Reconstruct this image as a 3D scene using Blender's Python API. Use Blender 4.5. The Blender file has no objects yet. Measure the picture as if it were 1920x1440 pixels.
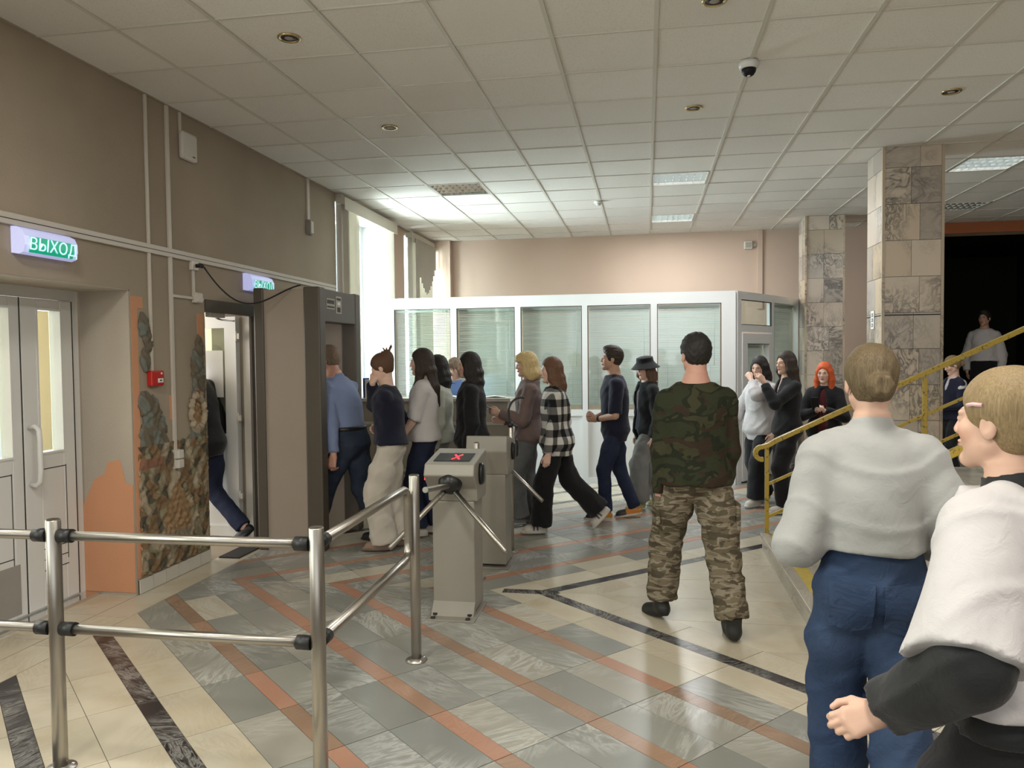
import bpy, bmesh, math, random
import numpy as np
from mathutils import Vector, Matrix

random.seed(7)
rng = np.random.default_rng(7)
scene = bpy.context.scene
COL = scene.collection

# ------------------------------------------------------------------ camera, sky, daylight, exposure
CAM_Z = 1.62
cam_data = bpy.data.cameras.new('camera')
cam_data.sensor_fit = 'HORIZONTAL'
cam_data.sensor_width = 36.0
cam_data.lens = 1442.55 / 1920 * 36.0
cam = bpy.data.objects.new('camera', cam_data)
COL.objects.link(cam)
_p, _y, _r = -0.0359, 0.1725, -0.0104
_f = Vector((-math.sin(_y) * math.cos(_p), math.cos(_y) * math.cos(_p), math.sin(_p)))
_ri = Vector((math.cos(_y), math.sin(_y), 0))
_u = _ri.cross(_f)
_R = _ri * math.cos(_r) + _u * math.sin(_r)
_U = -_ri * math.sin(_r) + _u * math.cos(_r)
cam.matrix_world = Matrix(((_R.x, _U.x, -_f.x, 0), (_R.y, _U.y, -_f.y, 0), (_R.z, _U.z, -_f.z, CAM_Z), (0, 0, 0, 1)))
cam_data.clip_end = 200
scene.camera = cam

scene.view_settings.view_transform = 'Standard'
scene.view_settings.look = 'None'
scene.view_settings.gamma = 1.0
scene.view_settings.use_curve_mapping = False
scene.view_settings.exposure = 0.76

world = bpy.data.worlds.new('overcast_sky')
scene.world = world
world.use_nodes = True
world.node_tree.nodes['Background'].inputs[0].default_value = (0.80, 0.88, 1.0, 1)
world.node_tree.nodes['Background'].inputs[1].default_value = 0.62


def area(name, loc, rot, sx, sy, power, color):
    d = bpy.data.lights.new(name, 'AREA')
    d.shape = 'RECTANGLE'
    d.size, d.size_y = sx, sy
    d.energy = power
    d.color = color
    o = bpy.data.objects.new(name, d)
    COL.objects.link(o)
    o.location = loc
    o.rotation_euler = rot
    return o


H90 = math.pi / 2
# overcast daylight entering by the windows of the street side (left wall) and the glazed end of the hall behind the camera
area('daylight_street', (-5.6, 10.3, 2.0), (0, -H90, 0), 3.3, 5.6, 1550, (0.86, 0.93, 1.0))
area('daylight_near_windows', (-4.02, 0.2, 2.0), (0, -H90, 0), 2.2, 3.6, 90, (1.0, 0.95, 0.86))
area('daylight_hall_end', (2.0, -5.7, 1.9), (H90, 0, 0), 11.0, 2.8, 55, (1.0, 0.95, 0.86))
area('daylight_vestibule', (-6.1, 5.0, 1.6), (0, -H90, 0), 2.6, 4.4, 120, (1.0, 0.98, 0.94))
# rows of ceiling lamps over the part of the hall that lies behind and beside the camera
for _x, _yy in ((-2.0, 1.9), (0.4, 1.9), (3.4, 1.9), (-2.0, -0.6), (0.4, -0.6), (3.4, -0.6), (6.4, 3.2)):
    area('ceiling_lamp_row', (_x, _yy, 3.44), (0, 0, 0), 0.55, 0.55, 25, (1.0, 0.96, 0.87))

# ------------------------------------------------------------------ helpers: objects, meshes, materials
def link(o, parent=None):
    COL.objects.link(o)
    if parent is not None:
        o.parent = parent
    return o


def tag(o, label=None, cat=None, group=None, kind=None):
    if label: o['label'] = label
    if cat: o['category'] = cat
    if group: o['group'] = group
    if kind: o['kind'] = kind
    return o


def empty(name, loc=(0, 0, 0), rz=0.0):
    o = bpy.data.objects.new(name, None)
    o.empty_display_size = 0.1
    o.location = loc
    o.rotation_euler = (0, 0, rz)
    return link(o)


class MB:
    """collects simple solids in one mesh"""
    def __init__(s):
        s.v, s.f, s.sm = [], [], []

    def quadbox(s, x0, x1, y0, y1, z0, z1):
        b = len(s.v)
        s.v += [(x, y, z) for z in (z0, z1) for x, y in ((x0, y0), (x1, y0), (x1, y1), (x0, y1))]
        for q in ((3, 2, 1, 0), (4, 5, 6, 7), (0, 1, 5, 4), (1, 2, 6, 5), (2, 3, 7, 6), (3, 0, 4, 7)):
            s.f.append([b + i for i in q]); s.sm.append(False)
        return s

    def obox(s, c, ax, ay, az):
        """box by centre and three half-axis vectors"""
        c, ax, ay, az = map(Vector, (c, ax, ay, az))
        b = len(s.v)
        for k in (-1, 1):
            for i, j in ((-1, -1), (1, -1), (1, 1), (-1, 1)):
                s.v.append(tuple(c + ax * i + ay * j + az * k))
        for q in ((3, 2, 1, 0), (4, 5, 6, 7), (0, 1, 5, 4), (1, 2, 6, 5), (2, 3, 7, 6), (3, 0, 4, 7)):
            s.f.append([b + i for i in q]); s.sm.append(False)
        return s

    def prism(s, poly, z0, z1):
        """vertical prism over a counter-clockwise xy polygon"""
        b, n = len(s.v), len(poly)
        s.v += [(p[0], p[1], z0) for p in poly] + [(p[0], p[1], z1) for p in poly]
        s.f.append([b + n - 1 - i for i in range(n)]); s.sm.append(False)
        s.f.append([b + n + i for i in range(n)]); s.sm.append(False)
        for i in range(n):
            j = (i + 1) % n
            s.f.append([b + i, b + j, b + n + j, b + n + i]); s.sm.append(False)
        return s

    def extrude(s, pts, off):
        """planar polygon (3d points, ordered) swept by the vector off"""
        b, n = len(s.v), len(pts)
        s.v += [tuple(p) for p in pts] + [tuple(Vector(p) + Vector(off)) for p in pts]
        s.f.append([b + n - 1 - i for i in range(n)]); s.sm.append(False)
        s.f.append([b + n + i for i in range(n)]); s.sm.append(False)
        for i in range(n):
            j = (i + 1) % n
            s.f.append([b + i, b + j, b + n + j, b + n + i]); s.sm.append(False)
        return s

    def tube(s, path, r, n=14, caps=True, r2=None):
        path = [Vector(p) for p in path]
        m = len(path)
        rs = [r + ((r2 if r2 is not None else r) - r) * i / max(1, m - 1) for i in range(m)]
        prev = None
        b = len(s.v)
        for i, p in enumerate(path):
            d = (path[min(i + 1, m - 1)] - path[max(i - 1, 0)]).normalized()
            if prev is None:
                a = Vector((0, 0, 1)) if abs(d.z) < 0.9 else Vector((1, 0, 0))
                e1 = d.cross(a).normalized()
            else:
                e1 = (prev - d * prev.dot(d)).normalized()
            prev = e1
            e2 = d.cross(e1)
            for k in range(n):
                t = 2 * math.pi * k / n
                s.v.append(tuple(p + (e1 * math.cos(t) + e2 * math.sin(t)) * rs[i]))
        for i in range(m - 1):
            for k in range(n):
                k2 = (k + 1) % n
                s.f.append([b + i * n + k, b + i * n + k2, b + (i + 1) * n + k2, b + (i + 1) * n + k]); s.sm.append(True)
        if caps:
            s.f.append([b + n - 1 - k for k in range(n)]); s.sm.append(False)
            s.f.append([b + (m - 1) * n + k for k in range(n)]); s.sm.append(False)
        return s

    def lathe(s, prof, c=(0, 0, 0), n=24, axis='z', M=None):
        """profile of (radius, height) turned about an axis"""
        b, m = len(s.v), len(prof)
        for rr, hh in prof:
            for k in range(n):
                t = 2 * math.pi * k / n
                p = Vector((rr * math.cos(t), rr * math.sin(t), hh))
                if M is not None:
                    p = M @ p
                s.v.append(tuple(Vector(c) + p))
        for i in range(m - 1):
            for k in range(n):
                k2 = (k + 1) % n
                s.f.append([b + i * n + k, b + i * n + k2, b + (i + 1) * n + k2, b + (i + 1) * n + k]); s.sm.append(True)
        s.f.append([b + n - 1 - k for k in range(n)]); s.sm.append(False)
        s.f.append([b + (m - 1) * n + k for k in range(n)]); s.sm.append(False)
        return s

    def mesh(s, name):
        me = bpy.data.meshes.new(name)
        me.from_pydata(s.v, [], s.f)
        me.polygons.foreach_set('use_smooth', s.sm)
        me.update()
        return me

    def build(s, name, m, parent=None, bevel=0.0):
        me = s.mesh(name)
        me.materials.append(m)
        o = link(bpy.data.objects.new(name, me), parent)
        if bevel:
            bv = o.modifiers.new('bevel', 'BEVEL')
            bv.width, bv.segments, bv.limit_method = bevel, 2, 'ANGLE'
        return o


def bx(*a):
    return MB().quadbox(*a)


class NT:
    """small node-tree writer"""
    def __init__(s, name):
        s.m = bpy.data.materials.new(name)
        s.m.use_nodes = True
        s.t = s.m.node_tree
        s.bsdf = s.t.nodes['Principled BSDF']

    def n(s, typ, ins=None, **kw):
        nd = s.t.nodes.new(typ)
        for k, v in kw.items():
            setattr(nd, k, v)
        for k, v in (ins or {}).items():
            s.set(nd, k, v)
        return nd

    def set(s, nd, k, v):
        if isinstance(v, bpy.types.NodeSocket):
            s.t.links.new(v, nd.inputs[k])
        else:
            nd.inputs[k].default_value = v

    def math(s, op, a, b=0.0):
        return s.n('ShaderNodeMath', {0: a, 1: b}, operation=op).outputs[0]

    def mix(s, fac, a, b, mode='MIX'):
        nd = s.n('ShaderNodeMix', data_type='RGBA', blend_type=mode)
        s.set(nd, 0, fac); s.set(nd, 6, a); s.set(nd, 7, b)
        return nd.outputs[2]

    def noise(s, vec, scale, detail=3.0, rough=0.5, dist=0.0):
        return s.n('ShaderNodeTexNoise', {'Vector': vec, 'Scale': scale, 'Detail': detail, 'Roughness': rough, 'Distortion': dist})

    def ramp(s, fac, stops, interp='LINEAR'):
        nd = s.n('ShaderNodeValToRGB', {0: fac})
        nd.color_ramp.interpolation = interp
        e = nd.color_ramp.elements
        while len(e) < len(stops):
            e.new(0.5)
        for i, (p, c) in enumerate(stops):
            e[i].position = p
            e[i].color = c if len(c) == 4 else (*c, 1)
        return nd.outputs[0]

    def obj(s):
        return s.n('ShaderNodeTexCoord').outputs['Object']

    def pos(s):
        return s.n('ShaderNodeNewGeometry').outputs['Position']

    def bump(s, h, strength=0.3, dist=0.01):
        nd = s.n('ShaderNodeBump', {'Height': h, 'Strength': strength, 'Distance': dist})
        s.t.links.new(nd.outputs[0], s.bsdf.inputs['Normal'])

    def out(s, color=None, rough=None, metal=None, spec=None, **kw):
        for k, v in (('Base Color', color), ('Roughness', rough), ('Metallic', metal), ('Specular IOR Level', spec)):
            if v is not None:
                if k == 'Base Color' and not isinstance(v, bpy.types.NodeSocket) and len(v) == 3:
                    v = (*v, 1)
                s.set(s.bsdf, k, v)
        for k, v in kw.items():
            s.set(s.bsdf, k.replace('_', ' '), v)
        return s.m


def c4(c, k=1.0):
    return (c[0] * k, c[1] * k, c[2] * k, 1)


def plain(name, color, rough=0.5, metal=0.0, var=0.10, scale=6.0, bump=0.0, bscale=120.0, spec=0.5):
    t = NT(name)
    v = t.obj()
    nz = t.noise(v, scale, 4.0).outputs[0]
    col = t.mix(nz, c4(color, 1 - var), c4(color, 1 + var))
    if bump:
        t.bump(t.noise(v, bscale, 2.0).outputs[0], bump, 0.004)
    return t.out(col, rough, metal, spec)


def emis(name, color, strength):
    t = NT(name)
    return t.out((0.02, 0.02, 0.02), 0.4, Emission_Color=c4(color), Emission_Strength=strength)


def marble(name, tones, vein, rough=0.22, vs=3.2, amount=0.55, warm=None):
    """tones: colour stops picked tile by tile; vein: vein colour"""
    t = NT(name)
    geo = t.n('ShaderNodeNewGeometry')
    rnd = t.math('FRACT', t.math('ADD', t.n('ShaderNodeObjectInfo').outputs['Random'], geo.outputs['Random Per Island']))
    off = t.n('ShaderNodeCombineXYZ', {0: t.math('MULTIPLY', rnd, 91.0), 1: t.math('MULTIPLY', rnd, 57.0), 2: t.math('MULTIPLY', rnd, 33.0)}).outputs[0]
    vec = t.n('ShaderNodeVectorMath', {0: geo.outputs['Position'], 1: off}, operation='ADD').outputs[0]
    ang = t.math('MULTIPLY', rnd, 40.0)
    vr = t.n('ShaderNodeVectorRotate', {'Vector': vec, 'Angle': ang}, rotation_type='Z_AXIS').outputs[0]
    base = t.ramp(rnd, tones)
    cloud = t.noise(vr, vs, 5.0, 0.6, 0.6).outputs[0]
    base = t.mix(t.math('MULTIPLY', cloud, 0.55), base, c4((1.15, 1.12, 1.06)), 'MULTIPLY')
    st = t.n('ShaderNodeMapping', {'Vector': vr, 'Scale': (1.0, 4.2, 2.2)}).outputs[0]
    vn = t.noise(st, vs * 1.3, 6.0, 0.62, 1.4).outputs[0]
    ridge = t.math('ABSOLUTE', t.math('SUBTRACT', vn, 0.5))
    vm = t.ramp(ridge, [(0.0, (1, 1, 1)), (0.05, (0.35, 0.35, 0.35)), (0.13, (0, 0, 0))])
    patch = t.ramp(t.noise(vr, vs * 0.8, 2.0).outputs[0], [(0.42, (0, 0, 0)), (0.62, (1, 1, 1))])
    fac = t.math('MULTIPLY', t.math('MULTIPLY', vm, patch), amount)
    col = t.mix(fac, base, c4(vein))
    if warm:
        wm = t.ramp(t.noise(vr, vs * 0.9, 3.0).outputs[0], [(0.52, (0, 0, 0)), (0.75, (1, 1, 1))])
        col = t.mix(t.math('MULTIPLY', wm, 0.55), col, c4(warm))
    rg = t.math('ADD', t.math('MULTIPLY', cloud, 0.12), rough - 0.04)
    return t.out(col, rg, 0.0, 0.5)


M = {}
M['wall_taupe'] = None


def wall_mat(name, color, peach=None, stain=0.25, bump=0.35):
    t = NT(name)
    v = t.pos()
    big = t.noise(v, 0.9, 4.0).outputs[0]
    col = t.mix(t.ramp(big, [(0.35, (0, 0, 0)), (0.7, (1, 1, 1))]), c4(color, 1.0 - stain * 0.4), c4(color, 1.0 + stain * 0.35))
    fl = t.noise(v, 70.0, 2.0).outputs[0]
    col = t.mix(t.math('MULTIPLY', fl, 0.12), col, c4((1.25, 1.2, 1.15)), 'MULTIPLY')
    if peach:
        pm = t.ramp(t.noise(v, 1.4, 3.0).outputs[0], [(0.58, (0, 0, 0)), (0.66, (1, 1, 1))])
        col = t.mix(t.math('MULTIPLY', pm, 0.6), col, c4(peach))
    h = t.math('ADD', t.noise(v, 95.0, 3.0).outputs[0], t.math('MULTIPLY', t.noise(v, 300.0, 1.0).outputs[0], 0.4))
    t.bump(h, bump, 0.004)
    return t.out(col, 0.85, 0.0, 0.25)


M['wall_taupe'] = wall_mat('taupe_woodchip_wallpaper', (0.360, 0.300, 0.230))
M['wall_reveal'] = wall_mat('grey_reveal_plaster', (0.42, 0.37, 0.31), bump=0.5)
M['wall_peach'] = wall_mat('peach_paint', (0.56, 0.425, 0.335), bump=0.2, stain=0.12)
M['wall_orange'] = wall_mat('orange_plaster', (0.60, 0.30, 0.17), bump=0.3)
M['wall_shade'] = wall_mat('hall_shade_black', (0.020, 0.020, 0.012), bump=0.1)  # near-black colour puts the hall's shade into its walls
M['beam_orange'] = wall_mat('terracotta_beam_paint', (0.42, 0.15, 0.07), bump=0.15)
M['wall_cream'] = wall_mat('vestibule_cream_paint', (0.80, 0.72, 0.55), bump=0.1, stain=0.1)
M['pvc'] = plain('white_pvc', (0.70, 0.70, 0.68), 0.35, var=0.03, scale=3)
M['reveal_white'] = plain('white_window_reveal', (0.50, 0.51, 0.52), 0.8, var=0.05)
M['pvc_shade'] = plain('ivory_plastic', (0.62, 0.59, 0.53), 0.4, var=0.05)
M['trunk'] = plain('cable_trunking_plastic', (0.58, 0.53, 0.46), 0.45, var=0.06)
M['gasket'] = plain('black_gasket', (0.015, 0.013, 0.012), 0.6)
M['black'] = plain('black_plastic', (0.012, 0.012, 0.013), 0.35)
M['rubber'] = plain('black_rubber_joint', (0.010, 0.010, 0.011), 0.45)
M['brown_metal'] = plain('brown_detector_laminate', (0.085, 0.070, 0.052), 0.45, var=0.08)
M['beige_panel'] = plain('beige_detector_panel', (0.33, 0.275, 0.22), 0.5, var=0.04)
M['turnstile'] = plain('grey_powder_coat', (0.27, 0.25, 0.21), 0.38, var=0.04, bump=0.05)
M['red_plastic'] = plain('red_call_point_plastic', (0.50, 0.02, 0.015), 0.35)
M['yellow_paint'] = plain('yellow_tread_paint', (0.50, 0.36, 0.03), 0.5, var=0.25, scale=14)
M['mat_dark'] = plain('dark_doormat', (0.035, 0.030, 0.028), 0.95, var=0.4, scale=60, bump=0.5)
M['concrete'] = plain('grey_screed', (0.30, 0.28, 0.25), 0.8, var=0.15)
M['grout'] = plain('dark_grout', (0.080, 0.070, 0.055), 0.85, var=0.2)
M['paper'] = plain('white_paper', (0.80, 0.80, 0.78), 0.7, var=0.03)
M['cream_fabric'] = plain('cream_blind_fabric', (0.60, 0.56, 0.47), 0.8, var=0.06)
M['slat_white'] = plain('white_aluminium_slat', (0.54, 0.56, 0.53), 0.35, var=0.03)
M['desk'] = plain('grey_beige_desk_board', (0.40, 0.36, 0.30), 0.5, var=0.05)
M['desk_top'] = plain('light_desk_top', (0.60, 0.57, 0.52), 0.35, var=0.04)
M['sign_body'] = NT('exit_sign_acrylic').out((0.72, 0.74, 0.90), 0.25, Emission_Color=(0.45, 0.50, 1.0, 1), Emission_Strength=0.28)
M['sign_green'] = NT('exit_sign_green_film').out((0.01, 0.30, 0.16), 0.35, Emission_Color=(0.0, 0.30, 0.17, 1), Emission_Strength=0.45)
M['sign_letter'] = NT('exit_sign_letters').out((0.8, 0.85, 0.95), 0.4, Emission_Color=(0.45, 0.75, 0.9, 1), Emission_Strength=0.45)
M['led_red'] = emis('red_led', (1.0, 0.02, 0.03), 2.5)
M['led_green'] = emis('green_led', (0.05, 0.9, 0.45), 1.6)
M['screen_black'] = plain('black_display_glass', (0.008, 0.008, 0.010), 0.45, spec=0.25)
M['brass'] = NT('brass_ring').out((0.62, 0.50, 0.28), 0.25, 1.0)
M['chrome'] = NT('chrome').out((0.75, 0.75, 0.74), 0.15, 1.0)


def steel():
    t = NT('brushed_steel')
    nz = t.noise(t.obj(), 3.0, 2.0).outputs[0]
    return t.out((0.40, 0.375, 0.335), t.math('ADD', t.math('MULTIPLY', nz, 0.06), 0.30), 1.0, Anisotropic=0.6)


def glass(name='window_glass', tint=(0.9, 0.95, 0.93)):
    t = NT(name)
    tr = t.n('ShaderNodeBsdfTransparent', {0: c4(tint)}).outputs[0]
    gl = t.n('ShaderNodeBsdfGlossy', {0: (0.9, 0.9, 0.9, 1), 1: 0.03}).outputs[0]
    fc = t.n('ShaderNodeLayerWeight', {0: 0.5}).outputs['Facing']
    fr = t.math('ADD', t.math('MULTIPLY', t.math('POWER', fc, 4.0), 0.55), 0.05)
    mx = t.n('ShaderNodeMixShader', {0: fr, 1: tr, 2: gl}).outputs[0]
    t.t.links.new(mx, t.t.nodes['Material Output'].inputs[0])
    return t.m


def rail_paint():
    t = NT('worn_mustard_rail_paint')
    v = t.obj()
    w = t.ramp(t.noise(v, 38.0, 4.0, 0.65).outputs[0], [(0.56, (0, 0, 0)), (0.63, (1, 1, 1))])
    col = t.mix(w, c4((0.40, 0.27, 0.025)), c4((0.10, 0.065, 0.015)))
    return t.out(col, 0.30, 0.0, 0.6)


def tile_mat():
    t = NT('mineral_ceiling_tile')
    oi = t.n('ShaderNodeObjectInfo').outputs['Random']
    v = t.pos()
    sp = t.ramp(t.noise(v, 210.0, 1.0).outputs[0], [(0.30, (0.72, 0.70, 0.67)), (0.40, (1, 1, 1))])
    base = t.mix(oi, c4((0.76, 0.72, 0.67)), c4((0.83, 0.80, 0.75)))
    st = t.noise(v, 1.7, 3.0).outputs[0]
    base = t.mix(t.math('MULTIPLY', st, 0.35), base, c4((0.86, 0.84, 0.80)), 'MULTIPLY')
    col = t.mix(1.0, base, sp, 'MULTIPLY')
    t.bump(t.noise(v, 160.0, 2.0).outputs[0], 0.25, 0.003)
    return t.out(col, 0.9, 0.0, 0.2)


M['steel'] = steel()
M['glass'] = glass()
M['rail'] = rail_paint()
M['ceiling_tile'] = tile_mat()
M['tbar'] = plain('ceiling_runner_paint', (0.60, 0.565, 0.50), 0.5, var=0.03)
M['floor_grey'] = marble('grey_marble', [(0.0, (0.20, 0.205, 0.185)), (0.3, (0.275, 0.275, 0.245)), (0.6, (0.235, 0.24, 0.225)), (0.86, (0.32, 0.305, 0.26)), (0.93, (0.46, 0.42, 0.33)), (1.0, (0.50, 0.46, 0.36))], (0.62, 0.61, 0.57), amount=0.62, vs=2.0)
M['floor_beige'] = marble('cream_marble', [(0.0, (0.52, 0.465, 0.36)), (0.5, (0.58, 0.53, 0.42)), (1.0, (0.55, 0.50, 0.40))], (0.34, 0.28, 0.20), amount=0.28, warm=(0.48, 0.38, 0.24))
M['floor_pink'] = marble('salmon_marble', [(0.0, (0.36, 0.185, 0.12)), (0.4, (0.42, 0.225, 0.155)), (0.7, (0.33, 0.205, 0.135)), (1.0, (0.25, 0.17, 0.12))], (0.50, 0.33, 0.25), amount=0.4)
M['floor_black'] = marble('black_marble', [(0.0, (0.022, 0.019, 0.020)), (1.0, (0.034, 0.030, 0.032))], (0.50, 0.48, 0.45), amount=0.55, vs=5.0)
M['pillar_marble'] = marble('pillar_marble', [(0.0, (0.56, 0.47, 0.39)), (0.35, (0.62, 0.54, 0.45)), (0.6, (0.38, 0.34, 0.31)), (0.85, (0.52, 0.41, 0.28)), (1.0, (0.64, 0.56, 0.48))], (0.11, 0.10, 0.09), rough=0.28, vs=2.2, amount=0.95)
M['step_marble'] = marble('step_marble', [(0.0, (0.40, 0.37, 0.31)), (1.0, (0.48, 0.44, 0.37))], (0.25, 0.22, 0.18), amount=0.5)

# ------------------------------------------------------------------ the room shell
WX = -3.458            # inner face of the street wall
WT = 0.44              # its thickness
CZ = 3.482             # ceiling height
BY = 12.15             # back wall
GX, GY, PX, PY = 0.0647, 3.958, 0.6, 0.5958   # ceiling grid origin and pitch


def wall_with_holes(mb, u0, u1, z0, z1, holes, put):
    """fills the u-z rectangle around holes (u0,u1,z0,z1) by calling put(ua,ub,za,zb)"""
    us = sorted({u0, u1, *[h[0] for h in holes], *[h[1] for h in holes]})
    for a, b in zip(us[:-1], us[1:]):
        zz = z0
        for h in sorted([h for h in holes if h[0] < (a + b) / 2 < h[1]], key=lambda h: h[2]):
            if h[2] > zz:
                put(a, b, zz, h[2])
            zz = h[3]
        if zz < z1:
            put(a, b, zz, z1)


D1 = (2.55, 4.73, 0.0, 2.10)
D2 = (5.63, 6.45, 0.0, 2.07)
W1 = (8.30, 10.05, 0.95, 3.40)
W2 = (10.82, 12.08, 0.95, 3.40)
W3 = (-1.7, 2.0, 0.9, 3.1)
mb = MB()
wall_with_holes(mb, -6.0, 10.0, -0.02, CZ + 0.15, [D1, D2, (8.30, 10.0, 0.95, 3.40), W3], lambda a, b, c, d: mb.quadbox(WX - WT, WX, a, b, c, d))
wl = mb.build('wall_left', M['wall_taupe'])
tag(wl, 'taupe woodchip-papered street wall with the two exit doors', kind='structure')
mb = MB()
wall_with_holes(mb, 10.0, BY + 0.3, -0.02, CZ + 0.15, [(10.0, 10.05, 0.95, 3.40), W2], lambda a, b, c, d: mb.quadbox(WX - WT, WX, a, b, c, d))
mb.build('peach_section', M['wall_peach'], wl)
# door niche reveal: grey plaster lining with a bare orange lower part
bx(WX - WT + 0.06, WX - 0.002, D1[1] - 0.012, D1[1] + 0.002, 0.0, 2.10).build('niche_reveal', M['wall_reveal'], wl)
mb = MB()
mb.extrude([(WX - 0.004, D1[1] - 0.016, 0.02), (WX - 0.40, D1[1] - 0.016, 0.02), (WX - 0.39, D1[1] - 0.016, 0.62), (WX - 0.30, D1[1] - 0.016, 0.80),
            (WX - 0.22, D1[1] - 0.016, 0.84), (WX - 0.19, D1[1] - 0.016, 0.92), (WX - 0.10, D1[1] - 0.016, 0.94), (WX - 0.06, D1[1] - 0.016, 0.78), (WX - 0.004, D1[1] - 0.016, 0.76)], (0, 0.006, 0))
mb.build('bare_plaster_patch', M['wall_orange'], wl)
bx(WX - WT + 0.06, WX - 0.002, D1[0], D1[1], 2.094, 2.104).build('niche_soffit', M['wall_reveal'], wl)
mb = MB()
mb.quadbox(WX - 0.001, WX + 0.003, 4.735, 4.80, 0.11, 2.06).quadbox(WX - 0.001, WX + 0.003, 4.80, 4.86, 1.98, 2.06)
mb.quadbox(WX - 0.001, WX + 0.003, 5.52, 5.60, 1.72, 1.98).quadbox(WX - 0.001, WX + 0.003, 5.14, 5.22, 1.18, 1.36)
mb.build('bare_plaster_patch', M['wall_orange'], wl)

mb = MB()
wall_with_holes(mb, WX - WT, 9.0, -0.02, CZ + 0.15, [(4.25, 7.2, 0.5, 3.33)], lambda a, b, c, d: mb.quadbox(a, b, BY, BY + 0.3, c, d))
wb = mb.build('wall_back', M['wall_peach'])
tag(wb, 'peach painted end wall above the glazed booth', kind='structure')
bx(WX, -3.08, 12.02, BY + 0.01, 0, CZ).build('corner_pier', M['wall_peach'], wb)
bx(4.2, 7.3, BY - 0.02, BY + 0.02, 3.33, CZ).build('opening_beam', M['beam_orange'], wb)
# hall behind the wide opening, its darkness put into the wall colour
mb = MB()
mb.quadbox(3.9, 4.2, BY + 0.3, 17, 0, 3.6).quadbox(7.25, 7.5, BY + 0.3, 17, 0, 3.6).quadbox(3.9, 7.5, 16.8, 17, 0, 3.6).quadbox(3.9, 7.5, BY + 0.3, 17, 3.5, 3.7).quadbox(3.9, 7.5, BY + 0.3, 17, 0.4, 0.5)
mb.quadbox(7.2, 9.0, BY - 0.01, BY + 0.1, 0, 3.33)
hall = mb.build('wall_hall', M['wall_shade'])
tag(hall, 'hall seen through the wide opening, shade painted in as near-black', kind='structure')
bx(9.0, 9.3, -6.3, BY + 0.3, -0.02, CZ + 0.15).build('wall_right', M['wall_taupe'])['kind'] = 'structure'
mb = MB()
wall_with_holes(mb, WX - WT, 9.3, -0.02, CZ + 0.15, [(-2.6, 5.6, 0.7, 3.25)], lambda a, b, c, d: mb.quadbox(a, b, -6.3, -6.0, c, d))
mb.build('wall_front', M['wall_peach'])['kind'] = 'structure'

# vestibule between the inner doors and the street
vest = MB()
vest.quadbox(-6.4, WX - WT, 2.0, 2.1, 0, 2.7).quadbox(-6.4, WX - WT, 7.45, 7.6, 0, 2.7).quadbox(-6.4, WX - WT, 2.0, 7.6, 2.65, 2.75)
vest.quadbox(-6.5, -6.4, 2.0, 3.2, 0, 2.7).quadbox(-6.5, -6.4, 6.9, 7.6, 0, 2.7).quadbox(-6.5, -6.4, 2.0, 7.6, 2.3, 2.7).quadbox(-6.5, -6.4, 4.6, 5.2, 0, 2.4)
wv = vest.build('wall_vestibule', M['wall_cream'])
tag(wv, 'cream walls of the bright vestibule behind the doors', kind='structure')
bx(-6.5, WX - WT, 2.0, 7.6, -0.05, -0.012).build('floor_vestibule', M['concrete'])['kind'] = 'structure'

# ------------------------------------------------------------------ floor: chevron of marble strips
A = math.radians(-42.5)
UX, UY = math.cos(A), math.sin(A)
MIR = 5.18


def uv(x, y):
    return x * UX + y * UY, -x * UY + y * UX


def xy(u, v, mirror):
    x, y = u * UX - v * UY, u * UY + v * UX
    return (x, 2 * MIR - y) if mirror else (x, y)


def clip(poly, n, d):
    """keep n.p <= d"""
    out = []
    for i in range(len(poly)):
        a, b = poly[i], poly[(i + 1) % len(poly)]
        da, db = n[0] * a[0] + n[1] * a[1] - d, n[0] * b[0] + n[1] * b[1] - d
        if da <= 0:
            out.append(a)
        if (da < 0 < db) or (db < 0 < da):
            t = da / (da - db)
            out.append((a[0] + (b[0] - a[0]) * t, a[1] + (b[1] - a[1]) * t))
    return out


def parea(p):
    return sum(p[i][0] * p[(i + 1) % len(p)][1] - p[(i + 1) % len(p)][0] * p[i][1] for i in range(len(p))) / 2


def in_view(x, y, z, pad=30):
    d = Vector((x, y, z - CAM_Z))
    w = d.dot(_f)
    if w < 0.3:
        return None
    px, py = 960 + 1442.55 * d.dot(_R) / w, 720 - 1442.55 * d.dot(_U) / w
    return (px, py, w) if -pad < px < 1920 + pad and -pad < py < 1440 + pad else None


floor = bx(WX - WT, 9.0, -6.0, BY + 0.3, -0.06, -0.003).build('floor', M['grout'])
tag(floor, 'marble floor laid in a chevron of grey, cream, salmon and black strips', kind='structure')
V0, VP = 0.050, 0.507
_u1, _v1 = uv(-0.2877 + 0.0, 3.7)
# a joint measured across the strips fixes the u origin
U0, UP = uv(-0.5, 3.81)[0], 0.492
pieces = []     # (polygon, material, kind)
GAP = 0.0022


def add_piece(poly, mat, kind, bounds):
    for n, d in bounds:
        poly = clip(poly, n, d)
        if len(poly) < 3:
            return
    a = parea(poly)
    if abs(a) < 0.0006:
        return
    if a < 0:
        poly = poly[::-1]
    pieces.append((poly, mat, kind))


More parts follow.
